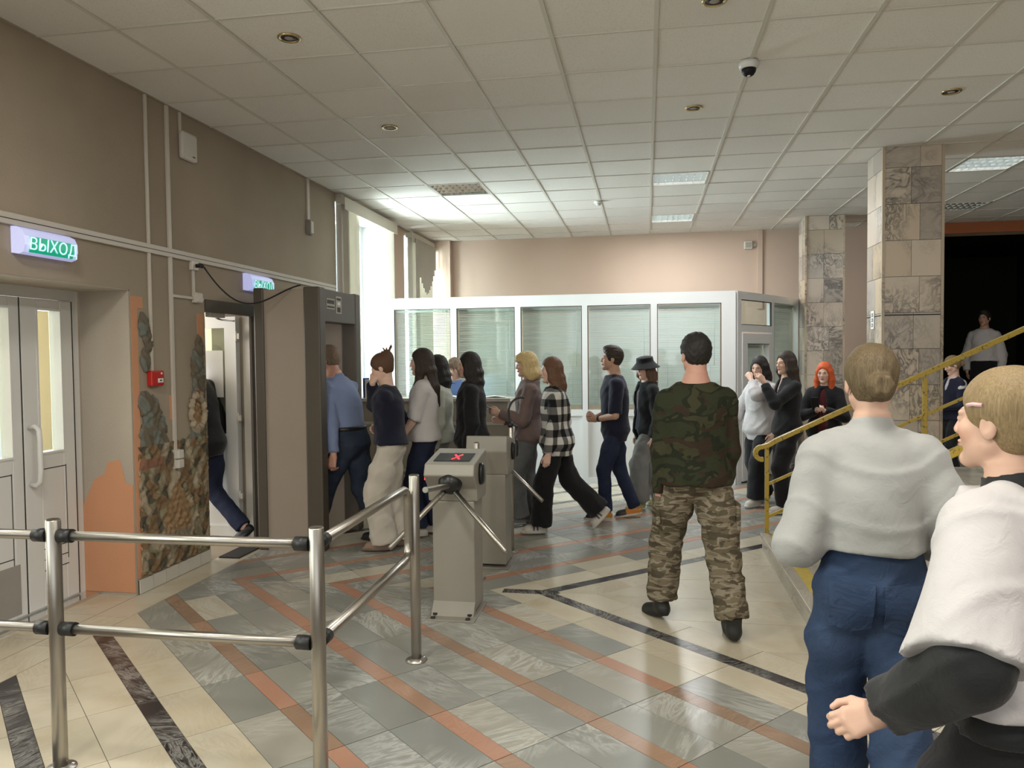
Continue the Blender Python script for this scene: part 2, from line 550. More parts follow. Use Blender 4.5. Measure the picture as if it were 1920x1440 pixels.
TRI_V = V0 + 7 * VP
for mirror in (False, True):
    lim = [((-1, 0), 3.215), ((0, -1), -MIR) if mirror else ((0, 1), MIR), ((0, 1), 9.95), ((0, -1), -1.2), ((1, 0), 4.9)]
    for k in range(-6, 7):
        va, vb = V0 + k * VP, V0 + (k + 1) * VP
        cream = k in (0, 1, 6) or k >= 7
        if k >= 7 and k <= 7 and True:
            pass
        for j in range(-30, 14):
            ua, ub = U0 + j * UP, U0 + (j + 1) * UP
            c = xy((ua + ub) / 2, (va + vb) / 2, mirror)
            if not (-3.9 < c[0] < 5.3 and 0.8 < c[1] < 10.3):
                continue
            if k >= 7 and c[0] < 1.35 and 3.3 < c[1] < 7.3:
                continue
            for (a, b, m, kind) in ((va, va + 0.208, 'floor_beige' if cream else 'floor_grey', 'marble_tile'),
                                    (va + 0.208, va + 0.300, 'floor_black' if cream else 'floor_pink', 'inlay_strip'),
                                    (va + 0.300, vb, 'floor_beige' if cream else 'floor_grey', 'marble_tile')):
                if k >= 7:
                    m = 'floor_grey' if kind == 'marble_tile' else 'floor_pink'
                poly = [xy(u, v, mirror) for u, v in ((ua + GAP, a + GAP * .6), (ub - GAP, a + GAP * .6), (ub - GAP, b - GAP * .6), (ua + GAP, b - GAP * .6))]
                add_piece(poly, m, kind, lim)
# cream triangle in front of the stairs, straight tiles
nl = (UY, -UX)          # -(v direction): keep v >= TRI_V
for i in range(-2, 12):
    for j in range(-9, 11):
        x0, y0 = -0.42 + i * 0.46, MIR + j * 0.44
        poly = [(x0 + GAP, y0 + GAP), (x0 + 0.46 - GAP, y0 + GAP), (x0 + 0.46 - GAP, y0 + 0.44 - GAP), (x0 + GAP, y0 + 0.44 - GAP)]
        add_piece(poly, 'floor_beige', 'marble_tile', [(nl, -TRI_V), ((nl[0], -nl[1]), -TRI_V - 2 * MIR * nl[1]), ((1, 0), 4.9), ((0, -1), -1.2), ((0, 1), 9.95)])
# border along the street wall
for j in range(-4, 20):
    add_piece([(-3.455, 0.3 + j * 0.5 + GAP), (-3.22, 0.3 + j * 0.5 + GAP), (-3.22, 0.8 + j * 0.5 - GAP), (-3.455, 0.8 + j * 0.5 - GAP)], 'floor_beige', 'marble_tile', [((0, 1), 9.9), ((0, -1), -1.2)])
for j in range(5):
    add_piece([(-3.86, 2.6 + j * 0.43), (-3.462, 2.6 + j * 0.43), (-3.462, 3.025 + j * 0.43), (-3.86, 3.025 + j * 0.43)], 'floor_beige', 'marble_tile', [])
# black stub at the tip of the chevron
add_piece([(-0.98, MIR - 0.045), (-0.60, MIR - 0.045), (-0.60, MIR + 0.045), (-0.98, MIR + 0.045)], 'floor_black', 'stub', [])

ranked = []
for poly, m, kind in pieces:
    cx, cy = sum(p[0] for p in poly) / len(poly), sum(p[1] for p in poly) / len(poly)
    q = in_view(cx, cy, 0, 60)
    under = 0.95 < cx < 3.4 and 4.22 < cy < 6.55
    ranked.append((abs(parea(poly)) / q[2] ** 3 if q and not under else 0.0, poly, m, kind))
ranked.sort(key=lambda t: -t[0])
count = {'marble_tile': 0, 'inlay_strip': 0, 'stub': 0}
rest = {}
for vis, poly, m, kind in ranked:
    z1 = 0.001 if kind == 'stub' else (0.0 + 0.0007 * random.random())
    if vis > 0 and count[kind] < 280:
        count[kind] += 1
        cx, cy = sum(p[0] for p in poly) / len(poly), sum(p[1] for p in poly) / len(poly)
        o = MB().prism([(p[0] - cx, p[1] - cy) for p in poly], -0.004, z1).build('inlay_strip' if kind == 'stub' else kind, M[m], floor)
        o.location = (cx, cy, 0)
    else:
        rest.setdefault(m, MB()).prism(poly, -0.004, z1)
for m, mb in rest.items():
    tag(mb.build('distant_tiles', M[m], floor), kind='stuff')
bx(-3.44, -3.262, 5.72, 6.42, 0.0008, 0.012).build('doormat', M['mat_dark'])
dm = bpy.data.objects['doormat']
tag(dm, 'dark bristle doormat lying before the open door', 'doormat')

# skirting tiles under the relief
bb = bx(WX - 0.004, WX + 0.004, 4.735, 5.62, 0.0, 0.098).build('baseboard_left', M['grout'])
tag(bb, 'white tile skirting below the painted relief', kind='structure')
for i in range(6):
    y0 = 4.742 + i * 0.147
    bx(WX + 0.002, WX + 0.012, y0, y0 + 0.142, 0.004, 0.100).build('skirting_tile', M['pvc_shade'], bb)

# ------------------------------------------------------------------ ceiling: grid of mineral tiles
ceil = bx(WX - WT, 9.3, -6.3, BY + 0.3, CZ + 0.10, CZ + 0.16).build('ceiling', M['tbar'])
tag(ceil, 'suspended ceiling of square mineral tiles in a painted grid', kind='structure')
NJ0, NJ1 = -3, 14
NI0, NI1 = -6, 11
LUM = [(-4, 7), (0, 7), (0, 11), (5, 7), (6, 11)]
DOWN = [(-4, 0), (-4, 3), (0, 0), (0, 3), (3, 3)]
tme = bx(-PX / 2 + 0.003, PX / 2 - 0.003, -PY / 2 + 0.003, PY / 2 - 0.003, 0, 0.014).mesh('ceiling_tile')
tme.materials.append(M['ceiling_tile'])
for i in range(NI0, NI1):
    for j in range(NJ0, NJ1):
        if (i, j) in LUM:
            continue
        x, y = GX + (i + 0.5) * PX, GY + (j + 0.5) * PY
        if x - PX / 2 < WX - 0.05:
            me = bx(WX - x, PX / 2 - 0.003, -PY / 2 + 0.003, PY / 2 - 0.003, 0, 0.014).mesh('ceiling_tile')
            me.materials.append(M['ceiling_tile'])
        else:
            me = tme
        if not in_view(x, y, CZ, 250):
            continue
        o = link(bpy.data.objects.new('ceiling_tile', me), ceil)
        o.location = (x, y, CZ + 0.003 + 0.003 * random.random())
        o.rotation_euler = (random.gauss(0, 0.0022), random.gauss(0, 0.0022), 0)
for i in range(NI0, NI1 + 1):
    x = GX + i * PX
    if x > WX:
        bx(x - 0.012, x + 0.012, GY + NJ0 * PY, BY, CZ - 0.002, CZ + 0.02).build('main_runner', M['tbar'], ceil)
for j in range(NJ0, NJ1 + 1):
    y = GY + j * PY
    bx(WX, GX + NI1 * PX, y - 0.009, y + 0.009, CZ - 0.0005, CZ + 0.02).build('cross_runner', M['tbar'], ceil)
bx(WX, WX + 0.022, -6, BY, CZ - 0.004, CZ + 0.01).build('edge_runner', M['wall_taupe'], ceil)
bx(GX + NI1 * PX, 9.0, -6, BY, CZ, CZ + 0.02).build('plain_field', M['ceiling_tile'], ceil)
bx(WX, GX + NI1 * PX, -6, GY + NJ0 * PY, CZ, CZ + 0.02).build('plain_field', M['ceiling_tile'], ceil)

# ------------------------------------------------------------------ pillars clad in marble
def pillar(x0, x1, y0, y1, label, band):
    p = bx(x0 + 0.015, x1 - 0.015, y0 + 0.015, y1 - 0.015, 0, CZ).build('pillar', M['grout'])
    tag(p, label, kind='structure')
    zs = [CZ, CZ - 0.19]
    while zs[-1] > 0.02:
        zs.append(max(0.0, zs[-1] - 0.328))
    for side in range(4):
        w = (x1 - x0) if side % 2 == 0 else (y1 - y0)
        for r in range(len(zs) - 1):
            zt, zb = zs[r] - 0.002, zs[r + 1] + 0.002
            sp = w * random.choice((0.47, 0.48, 0.47, 0.62, 0.52))
            if r == 0:
                sp = w * 0.62
            if zt - zb < 0.02:
                continue
            for a, b in ((0.0, sp - 0.0015), (sp + 0.0015, w)):
                e = 0.001 * random.random()
                if side == 0: q = (x0 + a, x0 + b, y0 - e, y0 + 0.018)
                elif side == 2: q = (x0 + a, x0 + b, y1 - 0.018, y1 + e)
                elif side == 1: q = (x1 - 0.018, x1 + e, y0 + a, y0 + b)
                else: q = (x0 - e, x0 + 0.018, y0 + a, y0 + b)
                bx(*q, zb, zt).build('marble_tile', M['pillar_marble'], p)
    mb = MB()
    for cx in (x0, x1):
        mb.quadbox(cx - 0.012, cx + 0.012, y0 - 0.012, y0 + 0.012, 0, CZ - 0.001)
    mb.build('corner_bead', M['pillar_marble'], p)
    if band:
        mb = MB()
        zz = 1.955
        mb.quadbox(x0 - 0.004, x1 + 0.004, y0 - 0.004, y0, zz, zz + 0.010).quadbox(x0 - 0.004, x0, y0, y1, zz, zz + 0.010)
        mb.build('black_band', M['gasket'], p)
    return p


pillar(2.135, 2.635, 7.53, 8.04, 'nearer square pillar clad in veined marble tiles beside the stairs', True)
pillar(2.15, 2.64, 11.06, 11.54, 'farther square marble-clad pillar beside the booth door', False)

# ------------------------------------------------------------------ stairs with yellow edge stripe
st = empty('staircase', (0.94, 5.38, 0))
tag(st, 'low marble staircase rising to the right between two mustard handrails', kind='structure')
RUN, RISE, SY0, SY1 = 0.315, 0.142, 4.14, 6.56
for k in range(9):
    xa = 0.94 + k * RUN
    o = MB().quadbox(xa - 0.94, (xa + RUN - 0.94) if k < 8 else 4.2, SY0 - 5.38, SY1 - 5.38, 0, (k + 1) * RISE - 0.03).build('riser_block', M['step_marble'], st)
    o2 = MB().quadbox(xa - 0.955, (xa + RUN - 0.94) if k < 8 else 4.2, SY0 - 5.39, SY1 - 5.37, (k + 1) * RISE - 0.03, (k + 1) * RISE).build('tread', M['step_marble'], st, bevel=0.004)
    if k in (0, 8):
        bx(xa - 0.94 + 0.06, xa - 0.94 + 0.15, SY0 - 5.36, SY1 - 5.40, (k + 1) * RISE, (k + 1) * RISE + 0.0015).build('yellow_stripe', M['yellow_paint'], st)
# low landing at the back right
ld = MB().quadbox(4.15, 9.0, 8.9, BY + 0.3, 0, 0.5).build('landing', M['step_marble'])
tag(ld, 'pale stone landing before the dark hall', kind='structure')


def handrail(y, label, ends):
    h = empty('handrail', (0.98, y, 0))
    tag(h, label, 'handrail', 'mustard stair handrails')
    sl = 0.48
    X1 = 4.4
    # flat top rail with a scrolled foot
    pts = []
    cx, cz, R = -0.04, 0.80, 0.052
    for k in range(10):
        t = math.radians(-75 - k * 22.0)
        pts.append((cx + R * math.cos(t), 0, cz + R * math.sin(t)))
    pts += [(0.02, 0, 0.872), (0.08, 0, 0.91), (X1, 0, 0.91 + (X1 - 0.08) * sl)]
    mb = MB()
    for i, p in enumerate(pts):
        a, b = Vector(pts[max(0, i - 1)]), Vector(pts[min(len(pts) - 1, i + 1)])
        d = (b - a).normalized()
        n = Vector((-d.z, 0, d.x))
        for sy, sn in ((-1, -1), (1, -1), (1, 1), (-1, 1)):
            mb.v.append(tuple(Vector(p) + Vector((0, 0.024 * sy, 0)) + n * 0.019 * sn))
    for i in range(len(pts) - 1):
        for k in range(4):
            mb.f.append([i * 4 + k, i * 4 + (k + 1) % 4, i * 4 + 4 + (k + 1) % 4, i * 4 + 4 + k][::-1]); mb.sm.append(False)
    mb.f += [[0, 1, 2, 3], [len(mb.v) - 1, len(mb.v) - 2, len(mb.v) - 3, len(mb.v) - 4]]; mb.sm += [False, False]
    mb.build('top_rail', M['rail'], h, bevel=0.005)
    for x, zb in ((0.0, RISE), (1.205, RISE * 4), (2.45, RISE * 8), (3.7, RISE * 9)):
        zt = 0.875 + max(0, x - 0.08) * sl
        bx(x - 0.016, x + 0.016, -0.016, 0.016, (zb if y < 5 or x > 0.1 else zb) - 0.142, zt).build('post', M['rail'], h, bevel=0.003)
    for off in (0.56, 0.29):
        mb = MB()
        a, b = Vector((0.0, 0, off - 0.02)), Vector((X1, 0, off - 0.02 + X1 * sl))
        d = b - a
        mb.obox((a + b) / 2, d / 2, Vector((0, 0.010, 0)), Vector((-d.z, 0, d.x)).normalized() * 0.011)
        mb.build('guard_rail', M['rail'], h)
    return h


handrail(6.585, 'worn mustard handrail along the far edge of the stairs', None)
handrail(4.115, 'worn mustard handrail along the near edge of the stairs behind the grey fleece', None)

# ------------------------------------------------------------------ doors and windows
def pane_frame(mb, y0, y1, z0, z1, x0, x1, w):
    """rectangular frame in a y-z plane"""
    mb.quadbox(x0, x1, y0, y0 + w, z0, z1).quadbox(x0, x1, y1 - w, y1, z0, z1)
    mb.quadbox(x0, x1, y0 + w, y1 - w, z1 - w, z1).quadbox(x0, x1, y0 + w, y1 - w, z0, z0 + w)
    return mb


DX = -3.90
door1 = pane_frame(MB(), D1[0], 4.715, 0.0, 2.095, DX - 0.03, DX + 0.05, 0.07).build('door_1', M['pvc'])
tag(door1, 'white plastic double entrance door set in the wall niche', kind='structure')


def leaf(parent, y0, y1, z0, z1, glass_y, glass_z, panel_lines, panel_y, bottom_grille=False):
    mb = MB()
    gy0, gy1 = glass_y
    gz0, gz1 = glass_z
    x0, x1 = DX - 0.02, DX + 0.065
    mb.quadbox(x0, x1, y0, gy0, z0, z1).quadbox(x0, x1, gy1, y1, z0, z1)
    mb.quadbox(x0, x1, gy0, gy1, gz1, z1).quadbox(x0, x1, gy0, gy1, z0, gz0)
    o = mb.build('door_leaf', M['pvc'], parent, bevel=0.006)
    bx(DX + 0.01, DX + 0.02, gy0 - 0.005, gy1 + 0.005, gz0 - 0.005, gz1 + 0.005).build('glass', M['glass'], o)
    mb = MB()
    for a, b in panel_lines:
        mb.quadbox(x1 - 0.002, x1 + 0.0008, panel_y[0], panel_y[1], a, b)
    mb.quadbox(x1 - 0.002, x1 + 0.0008, panel_y[1] - 0.006, panel_y[1], 0.30, gz0 - 0.10)
    mb.quadbox(x1 - 0.002, x1 + 0.0008, y1 - 0.003, y1 + 0.004, z0, z1)
    mb.build('panel_groove', M['gasket'], o)
    mb = MB()
    pane_frame(mb, gy0 - 0.012, gy1 + 0.012, gz0 - 0.012, gz1 + 0.012, x1 - 0.004, x1 + 0.006, 0.014)
    mb.build('glazing_bead', M['pvc'], o)
    return o


lf = leaf(door1, 4.205, 4.64, 0.03, 2.02, (4.335, 4.53), (1.03, 1.95), [(0.92, 0.926), (0.40, 0.406), (0.33, 0.336), (0.26, 0.266)], (4.34, 4.55))
lf2 = leaf(door1, 3.30, 4.195, 0.03, 2.02, (3.46, 4.11), (1.03, 1.95), [(0.92, 0.926), (0.40, 0.406)], (3.46, 4.10))
bx(DX + 0.063, DX + 0.069, 3.42, 4.14, 0.05, 0.36).build('kick_plate', M['concrete'], lf2)
for y, par in ((4.245, lf),):
    hp = [(DX + 0.065, y, 1.20), (DX + 0.11, y, 1.21), (DX + 0.135, y - 0.0, 1.19), (DX + 0.14, y, 1.12), (DX + 0.14, y, 0.92), (DX + 0.135, y, 0.86), (DX + 0.11, y, 0.835), (DX + 0.065, y, 0.845)]
    MB().tube(hp, 0.016, 12).build('pull_handle', M['pvc'], par)
MB().quadbox(DX - 0.06, DX + 0.17, D1[0], 4.71, -0.002, 0.020).build('threshold', M['chrome'], door1)

# the open door
d2 = pane_frame(MB(), D2[0], D2[1], -0.06, D2[3], WX - 0.11, WX - 0.045, 0.045).build('door_2', M['pvc_shade'])
tag(d2, 'plastic door standing open to the bright vestibule', kind='structure')
mb = MB().quadbox(WX - 0.045, WX + 0.012, D2[1] - 0.005, D2[1] + 0.16, 0, D2[3] + 0.03).quadbox(WX - 0.04, WX + 0.008, D2[0], D2[1], D2[3] - 0.07, D2[3] + 0.03)
mb.build('jamb_lining', M['brown_metal'], d2)
LY = 6.375
mb = MB()
x0, x1 = -4.50, -3.60
mb.quadbox(x0 + 0.01, x1 - 0.01, LY - 0.034, LY + 0.034, 0.021, 0.12).quadbox(x0 + 0.01, x1 - 0.01, LY - 0.034, LY + 0.034, 1.90, 1.999).quadbox(x0 + 0.01, x1 - 0.01, LY - 0.034, LY + 0.034, 0.85, 0.95)
mb.quadbox(x0, x0 + 0.11, LY - 0.035, LY + 0.035, 0.02, 2.0).quadbox(x1 - 0.11, x1, LY - 0.035, LY + 0.035, 0.02, 2.0).quadbox(x0 + 0.1, x1 - 0.1, LY - 0.012, LY + 0.012, 0.1, 0.87)
ol = mb.build('door_leaf', M['pvc'], d2)
bx(x0 + 0.1, x1 - 0.1, LY - 0.004, LY + 0.004, 0.94, 1.91).build('glass', M['glass'], ol)
for z in (0.35, 1.05, 1.78):
    MB().tube([(x1 + 0.012, LY - 0.045, z), (x1 + 0.012, LY - 0.045, z + 0.09)], 0.011, 10).quadbox(x1, x1 + 0.04, LY - 0.05, LY - 0.03, z + 0.02, z + 0.07).build('hinge', M['pvc_shade'], ol)
bx(-3.98, -3.74, LY - 0.016, LY - 0.012, 1.28, 1.70).build('notice', M['paper'], ol)
MB().quadbox(WX - 0.05, WX + 0.0, 5.72, 5.93, 1.965, 2.03).build('door_closer', M['concrete'], d2)
MB().tube([(WX - 0.03, 5.85, 1.96), (WX - 0.10, 6.05, 1.955), (WX - 0.16, 6.34, 1.96)], 0.008, 8).build('closer_arm', M['chrome'], d2)


def window(name, hole, label, mull):
    y0, y1, z0, z1 = hole
    x = WX - WT + 0.05
    o = pane_frame(MB(), y0, y1, z0, z1, x - 0.03, x + 0.04, 0.075)
    for m_ in mull:
        o.quadbox(x - 0.029, x + 0.039, m_ - 0.035, m_ + 0.035, z0 + 0.01, z1 - 0.01)
    o = o.build(name, M['pvc'])
    tag(o, label, kind='structure')
    bx(x - 0.004, x + 0.004, y0 + 0.07, y1 - 0.07, z0 + 0.07, z1 - 0.07).build('glass', M['glass'], o)
    MB().quadbox(x + 0.04, WX - 0.003, y0, y0 + 0.008, z0, z1).quadbox(x + 0.04, WX - 0.003, y1 - 0.008, y1, z0, z1).quadbox(x + 0.04, WX - 0.003, y0 + 0.008, y1 - 0.008, z1 - 0.008, z1).build('reveal_lining', M['reveal_white'], o)
    bx(x + 0.03, WX + 0.10, y0 - 0.03, y1 + 0.03, z0 - 0.035, z0).build('window_sill', M['pvc'], o, bevel=0.006)
    return o


window('window_1', W1, 'tall daylit window with bunched vertical blinds', (9.75,))
window('window_2', W2, 'tall corner window behind the scalloped vertical blind', (11.5,))
window('window_3', W3, 'wide street window beside the hall', (-0.5, 0.8))


def vertical_blind(label, y0, y1, slats, drops, rail_x):
    b = empty('vertical_blind', (rail_x, y0, CZ - 0.10))
    tag(b, label, 'blind', 'vertical window blinds')
    z = CZ - 0.10
    bx(-0.05, 0.05, 0, y1 - y0, -0.02, 0.055).build('headrail', M['cream_fabric'], b, bevel=0.004)
    bx(0.05, 0.058, -0.02, y1 - y0 + 0.02, -0.085, 0.055).build('pelmet', M['cream_fabric'], b)
    for (yy, a), d in zip(slats, drops):
        c, s = math.cos(a) * 0.044, math.sin(a) * 0.044
        MB().obox((0, yy - y0, -d / 2 - 0.02), (c, s, 0), (-s * 0.012, c * 0.012, 0), (0, 0, d / 2)).build('slat', M['cream_fabric'], b)
    return b


sl = [(8.36 + 0.035 * i, 0.10 + 0.05 * i) for i in range(9)] + [(8.70, 1.2), (8.79, 1.35)]
sl += [(9.72 + 0.05 * i, 0.25) for i in range(7)]
vertical_blind('cream vertical blind drawn aside at the tall window behind the metal detector', 8.30, 10.12, sl, [2.35] * len(sl), WX + 0.07)
sl = [(10.88 + 0.083 * i, 1.0) for i in range(15)]
vertical_blind('cream vertical blind hanging closed in the corner above the booth', 10.84, 12.10, sl, [2.3] * len(sl), WX + 0.07)
# grey slats stand in for the scalloped shadow on the corner blind
val = empty('blind_shadow_slats', (WX + 0.150, 10.9, CZ - 0.12))
tag(val, 'grey slats standing for the scalloped shadow at corner window', 'blind shadow')
for i in range(13):
    t = abs(i - 6) / 6
    d = 0.78 - 0.42 * t ** 1.5 if i > 1 else 2.1
    MB().obox((0, 0.05 + i * 0.083, -d / 2), (0.006, 0.02, 0), (-0.004, 0.0012, 0), (0, 0, d / 2)).build('slat', M['desk'], val)

# ------------------------------------------------------------------ trunking, conduits and fittings on the street wall
def conduit(name, y, z0, z1, w, label, d=0.018):
    o = bx(WX, WX + d, y - w / 2, y + w / 2, z0, z1).build(name, M['trunk'], bevel=0.003)
    tag(o, label, kind='structure')
    return o


t1 = bx(WX, WX + 0.022, -5.9, 8.25, 2.375, 2.44).build('trim_1', M['trunk'], bevel=0.004)
tag(t1, 'long horizontal cable trunking across the street wall', kind='structure')
bx(WX + 0.020, WX + 0.024, -5.9, 8.25, 2.404, 2.408).build('cover_seam', M['gasket'], t1)
conduit('trim_2', 4.935, 1.54, CZ, 0.022, 'thin conduit down to the red call point')
conduit('trim_3', 5.18, 0.94, CZ, 0.035, 'wide conduit down to the sockets')
conduit('trim_4', 5.345, 3.32, CZ, 0.020, 'short conduit to the white wall box')
conduit('trim_5', 7.57, 3.05, CZ, 0.055, 'short trunking by the window')
conduit('trim_6', 8.36, 0.9, CZ, 0.09, 'window edge pipe casing', 0.07)
conduit('trim_7', 5.47, 2.12, 2.34, 0.02, 'conduit under the plug socket')
o = bx(WX, WX + 0.016, 5.19, 5.60, 2.085, 2.105).build('trim_8', M['trunk']); tag(o, 'short horizontal conduit above the relief', kind='structure')


def fitting(name, label, cat, loc):
    o = empty(name, loc)
    return tag(o, label, cat)


j = fitting('junction_box', 'small pale junction box over the relief beside the open door', 'junction box', (WX, 5.50, 2.10))
bx(0, 0.04, -0.045, 0.045, -0.04, 0.04).build('body', M['trunk'], j, bevel=0.006)
bx(0.04, 0.046, -0.038, 0.038, -0.033, 0.033).build('cover', M['pvc_shade'], j, bevel=0.002)
s = fitting('wall_socket', 'white plug socket under the long trunking with a black plug', 'socket', (WX, 5.47, 2.345))
bx(0, 0.035, -0.04, 0.04, -0.035, 0.035).build('body', M['pvc_shade'], s, bevel=0.006)
s = fitting('wall_socket', 'pair of cream surface sockets halfway up the painted relief', 'socket', (WX, 5.18, 0.885))
for dz in (-0.035, 0.035):
    bx(0.02, 0.062, -0.035, 0.035, dz - 0.032, dz + 0.032).build('socket_cover', M['pvc_shade'], s, bevel=0.007)
bx(0, 0.03, -0.03, 0.03, -0.07, 0.07).build('back_box', M['pvc_shade'], s)
w = fitting('wall_box', 'white alarm sounder box high on the taupe wall', 'alarm box', (WX, 5.42, 3.24))
bx(0, 0.05, -0.095, 0.095, -0.105, 0.105).build('body', M['pvc_shade'], w, bevel=0.02)
bx(0.05, 0.054, 0.02, 0.05, -0.075, -0.068).build('logo_mark', M['black'], w)
w = fitting('cable_end_box', 'grey cable end box beneath the short trunking near the window', 'cable box', (WX, 7.57, 2.98))
bx(0, 0.05, -0.045, 0.045, -0.075, 0.075).build('body', M['concrete'], w, bevel=0.004)
bx(0.05, 0.054, -0.03, 0.03, -0.06, 0.06).build('cover', M['trunk'], w)
cp = fitting('fire_call_point', 'red fire alarm call point on the relief wall', 'fire alarm', (WX, 4.955, 1.49))
bx(0, 0.045, -0.07, 0.07, -0.055, 0.055).build('body', M['red_plastic'], cp, bevel=0.01)
bx(0.045, 0.049, -0.005, 0.05, -0.03, 0.0).build('white_label', M['paper'], cp)
bx(0.049, 0.051, 0.012, 0.03, -0.02, -0.010).build('mark', M['black'], cp)
MB().tube([(0.045, 0.035, 0.035), (0.049, 0.035, 0.035)], 0.008, 10).build('indicator', M['paper'], cp)
# black supply cable sagging from the socket to the detector
pl = MB().tube([(WX + 0.035, 5.475, 2.345), (WX + 0.075, 5.475, 2.345), (WX + 0.09, 5.48, 2.335)], 0.016, 10).build('power_plug', M['black'])
pts = []
for k in range(25):
    t = k / 24
    a, b = Vector((WX + 0.09, 5.49, 2.335)), Vector((-2.84, 6.06, 2.235))
    p = a.lerp(b, t)
    p.z -= 0.27 * math.sin(math.pi * t) * (1 - 0.72 * t) * 1.25
    pts.append(p)
cab = MB().tube(pts, 0.0065, 8).build('power_cable', M['black'])
pl.parent = cab
tag(cab, 'black power cable sagging from wall socket to detector arch', 'cable')


def exit_sign(y, label):
    e = empty('exit_sign', (WX + 0.004, y, 2.285))
    tag(e, label, 'exit sign', 'illuminated exit signs')
    L, Hh = 0.40, 0.15
    prof = [(0.0, -0.062), (0.045, -0.070), (0.075, -0.060), (0.090, -0.02), (0.088, 0.03), (0.070, 0.065), (0.035, 0.082), (0.0, 0.085)]
    MB().extrude([(p[0], -L / 2, p[1]) for p in prof], (0, L, 0)).build('housing', M['sign_body'], e)
    pr_ = [(0.0795, -0.058), (0.0945, -0.02), (0.0925, 0.030)]
    mb = MB()
    for a, b in zip(pr_[:-1], pr_[1:]):
        mb.obox(((a[0] + b[0]) / 2, 0, (a[1] + b[1]) / 2), (0.0012, 0, 0), (0, 0.165, 0), ((b[0] - a[0]) / 2, 0, (b[1] - a[1]) / 2))
    mb.build('green_panel', M['sign_green'], e)
    cu = bpy.data.curves.new('lettering', 'FONT')
    cu.body = '\u0412\u042b\u0425\u041e\u0414'
    cu.align_x, cu.align_y = 'CENTER', 'CENTER'
    cu.size, cu.extrude, cu.shear = 0.098, 0.0012, 0.12
    cu.materials.append(M['sign_letter'])
    tmp = link(bpy.data.objects.new('lettering_curve', cu))
    bpy.context.view_layer.update()
    me = bpy.data.meshes.new_from_object(tmp.evaluated_get(bpy.context.evaluated_depsgraph_get()))
    bpy.data.objects.remove(tmp)
    t = link(bpy.data.objects.new('lettering', me), e)
    t.location = (0.0985, 0, -0.015)
    t.rotation_euler = (math.radians(90), 0, math.radians(90))
    return e


exit_sign(3.94, 'lit green exit sign over the closed double door')
exit_sign(6.425, 'lit green exit sign over the open door, behind the detector')

# painted stucco relief comes later with the sculpted meshes

# ------------------------------------------------------------------ ceiling fittings
M['tube_lit'] = NT('lit_fluorescent_tube').out((0.8, 0.85, 0.9), 0.4, Emission_Color=(0.86, 0.94, 1.0, 1), Emission_Strength=5.5)


def luminaire(i, j, label, watts):
    x, y = GX + (i + .5) * PX, GY + (j + .5) * PY
    o = empty('ceiling_light', (x, y, CZ))
    tag(o, label, 'ceiling light', 'louvred ceiling lights')
    a, b = PX / 2 - 0.008, PY / 2 - 0.008
    MB().quadbox(-a, a, -b, b, 0.075, 0.080).build('reflector_tray', M['slat_white'], o)
    mb = MB()
    mb.quadbox(-a, a, -b, -b + 0.02, -0.002, 0.08).quadbox(-a, a, b - 0.02, b, -0.002, 0.08).quadbox(-a, -a + 0.02, -b, b, -0.002, 0.08).quadbox(a - 0.02, a, -b, b, -0.002, 0.08)
    mb.build('frame', M['tbar'], o)
    for k in range(1, 4):
        yy = -b + k * 2 * b / 4
        MB().extrude([(-a, yy - 0.022, 0.07), (-a, yy, 0.0), (-a, yy + 0.022, 0.07)], (2 * a, 0, 0)).build('long_louvre', M['slat_white' if watts else 'chrome'], o)
    for k in range(1, 8):
        xx = -a + k * 2 * a / 8
        MB().extrude([(xx - 0.010, -b, 0.06), (xx + 0.010, -b, 0.06), (xx, -b, 0.004)], (0, 2 * b, 0)).build('cross_louvre', M['slat_white'], o)
    for k in range(4):
        yy = -b + (k + .5) * 2 * b / 4
        MB().tube([(-a + 0.02, yy, 0.045), (a - 0.02, yy, 0.045)], 0.010, 10).build('tube_lamp', M['tube_lit' if watts else 'slat_white'], o)
    if watts:
        area('louvre_light', (x, y, CZ - 0.02), (0, 0, 0), 0.55, 0.55, watts, (0.97, 0.98, 1.0))


for (i, j), wt, lab in zip(LUM, (0, 30, 30, 15, 0), ('unlit louvred ceiling light nearest the street windows', 'pale louvred ceiling light in line with the booth glazing, nearer one', 'pale louvred ceiling light close to the peach wall', 'bright louvred ceiling light right of the near pillar', 'dull louvred ceiling light above the dark opening')):
    luminaire(i, j, lab, wt)


def downlight(i, j, label):
    x, y = GX + (i + .5) * PX, GY + (j + .5) * PY
    o = empty('downlight', (x, y, CZ))
    tag(o, label, 'spotlight', 'recessed ceiling spots')
    MB().lathe([(0.052, 0.006), (0.066, 0.006), (0.068, -0.001), (0.062, -0.006), (0.050, -0.004), (0.048, 0.004)], n=28).build('ring', M['brass'], o)
    MB().lathe([(0.047, 0.002), (0.047, -0.0015), (0.0, -0.0015)], n=24).build('recess', M['black'], o)
    MB().lathe([(0.026, -0.001), (0.024, -0.004), (0.012, -0.005), (0.0, -0.005)], n=20).build('lamp', M['concrete'], o)


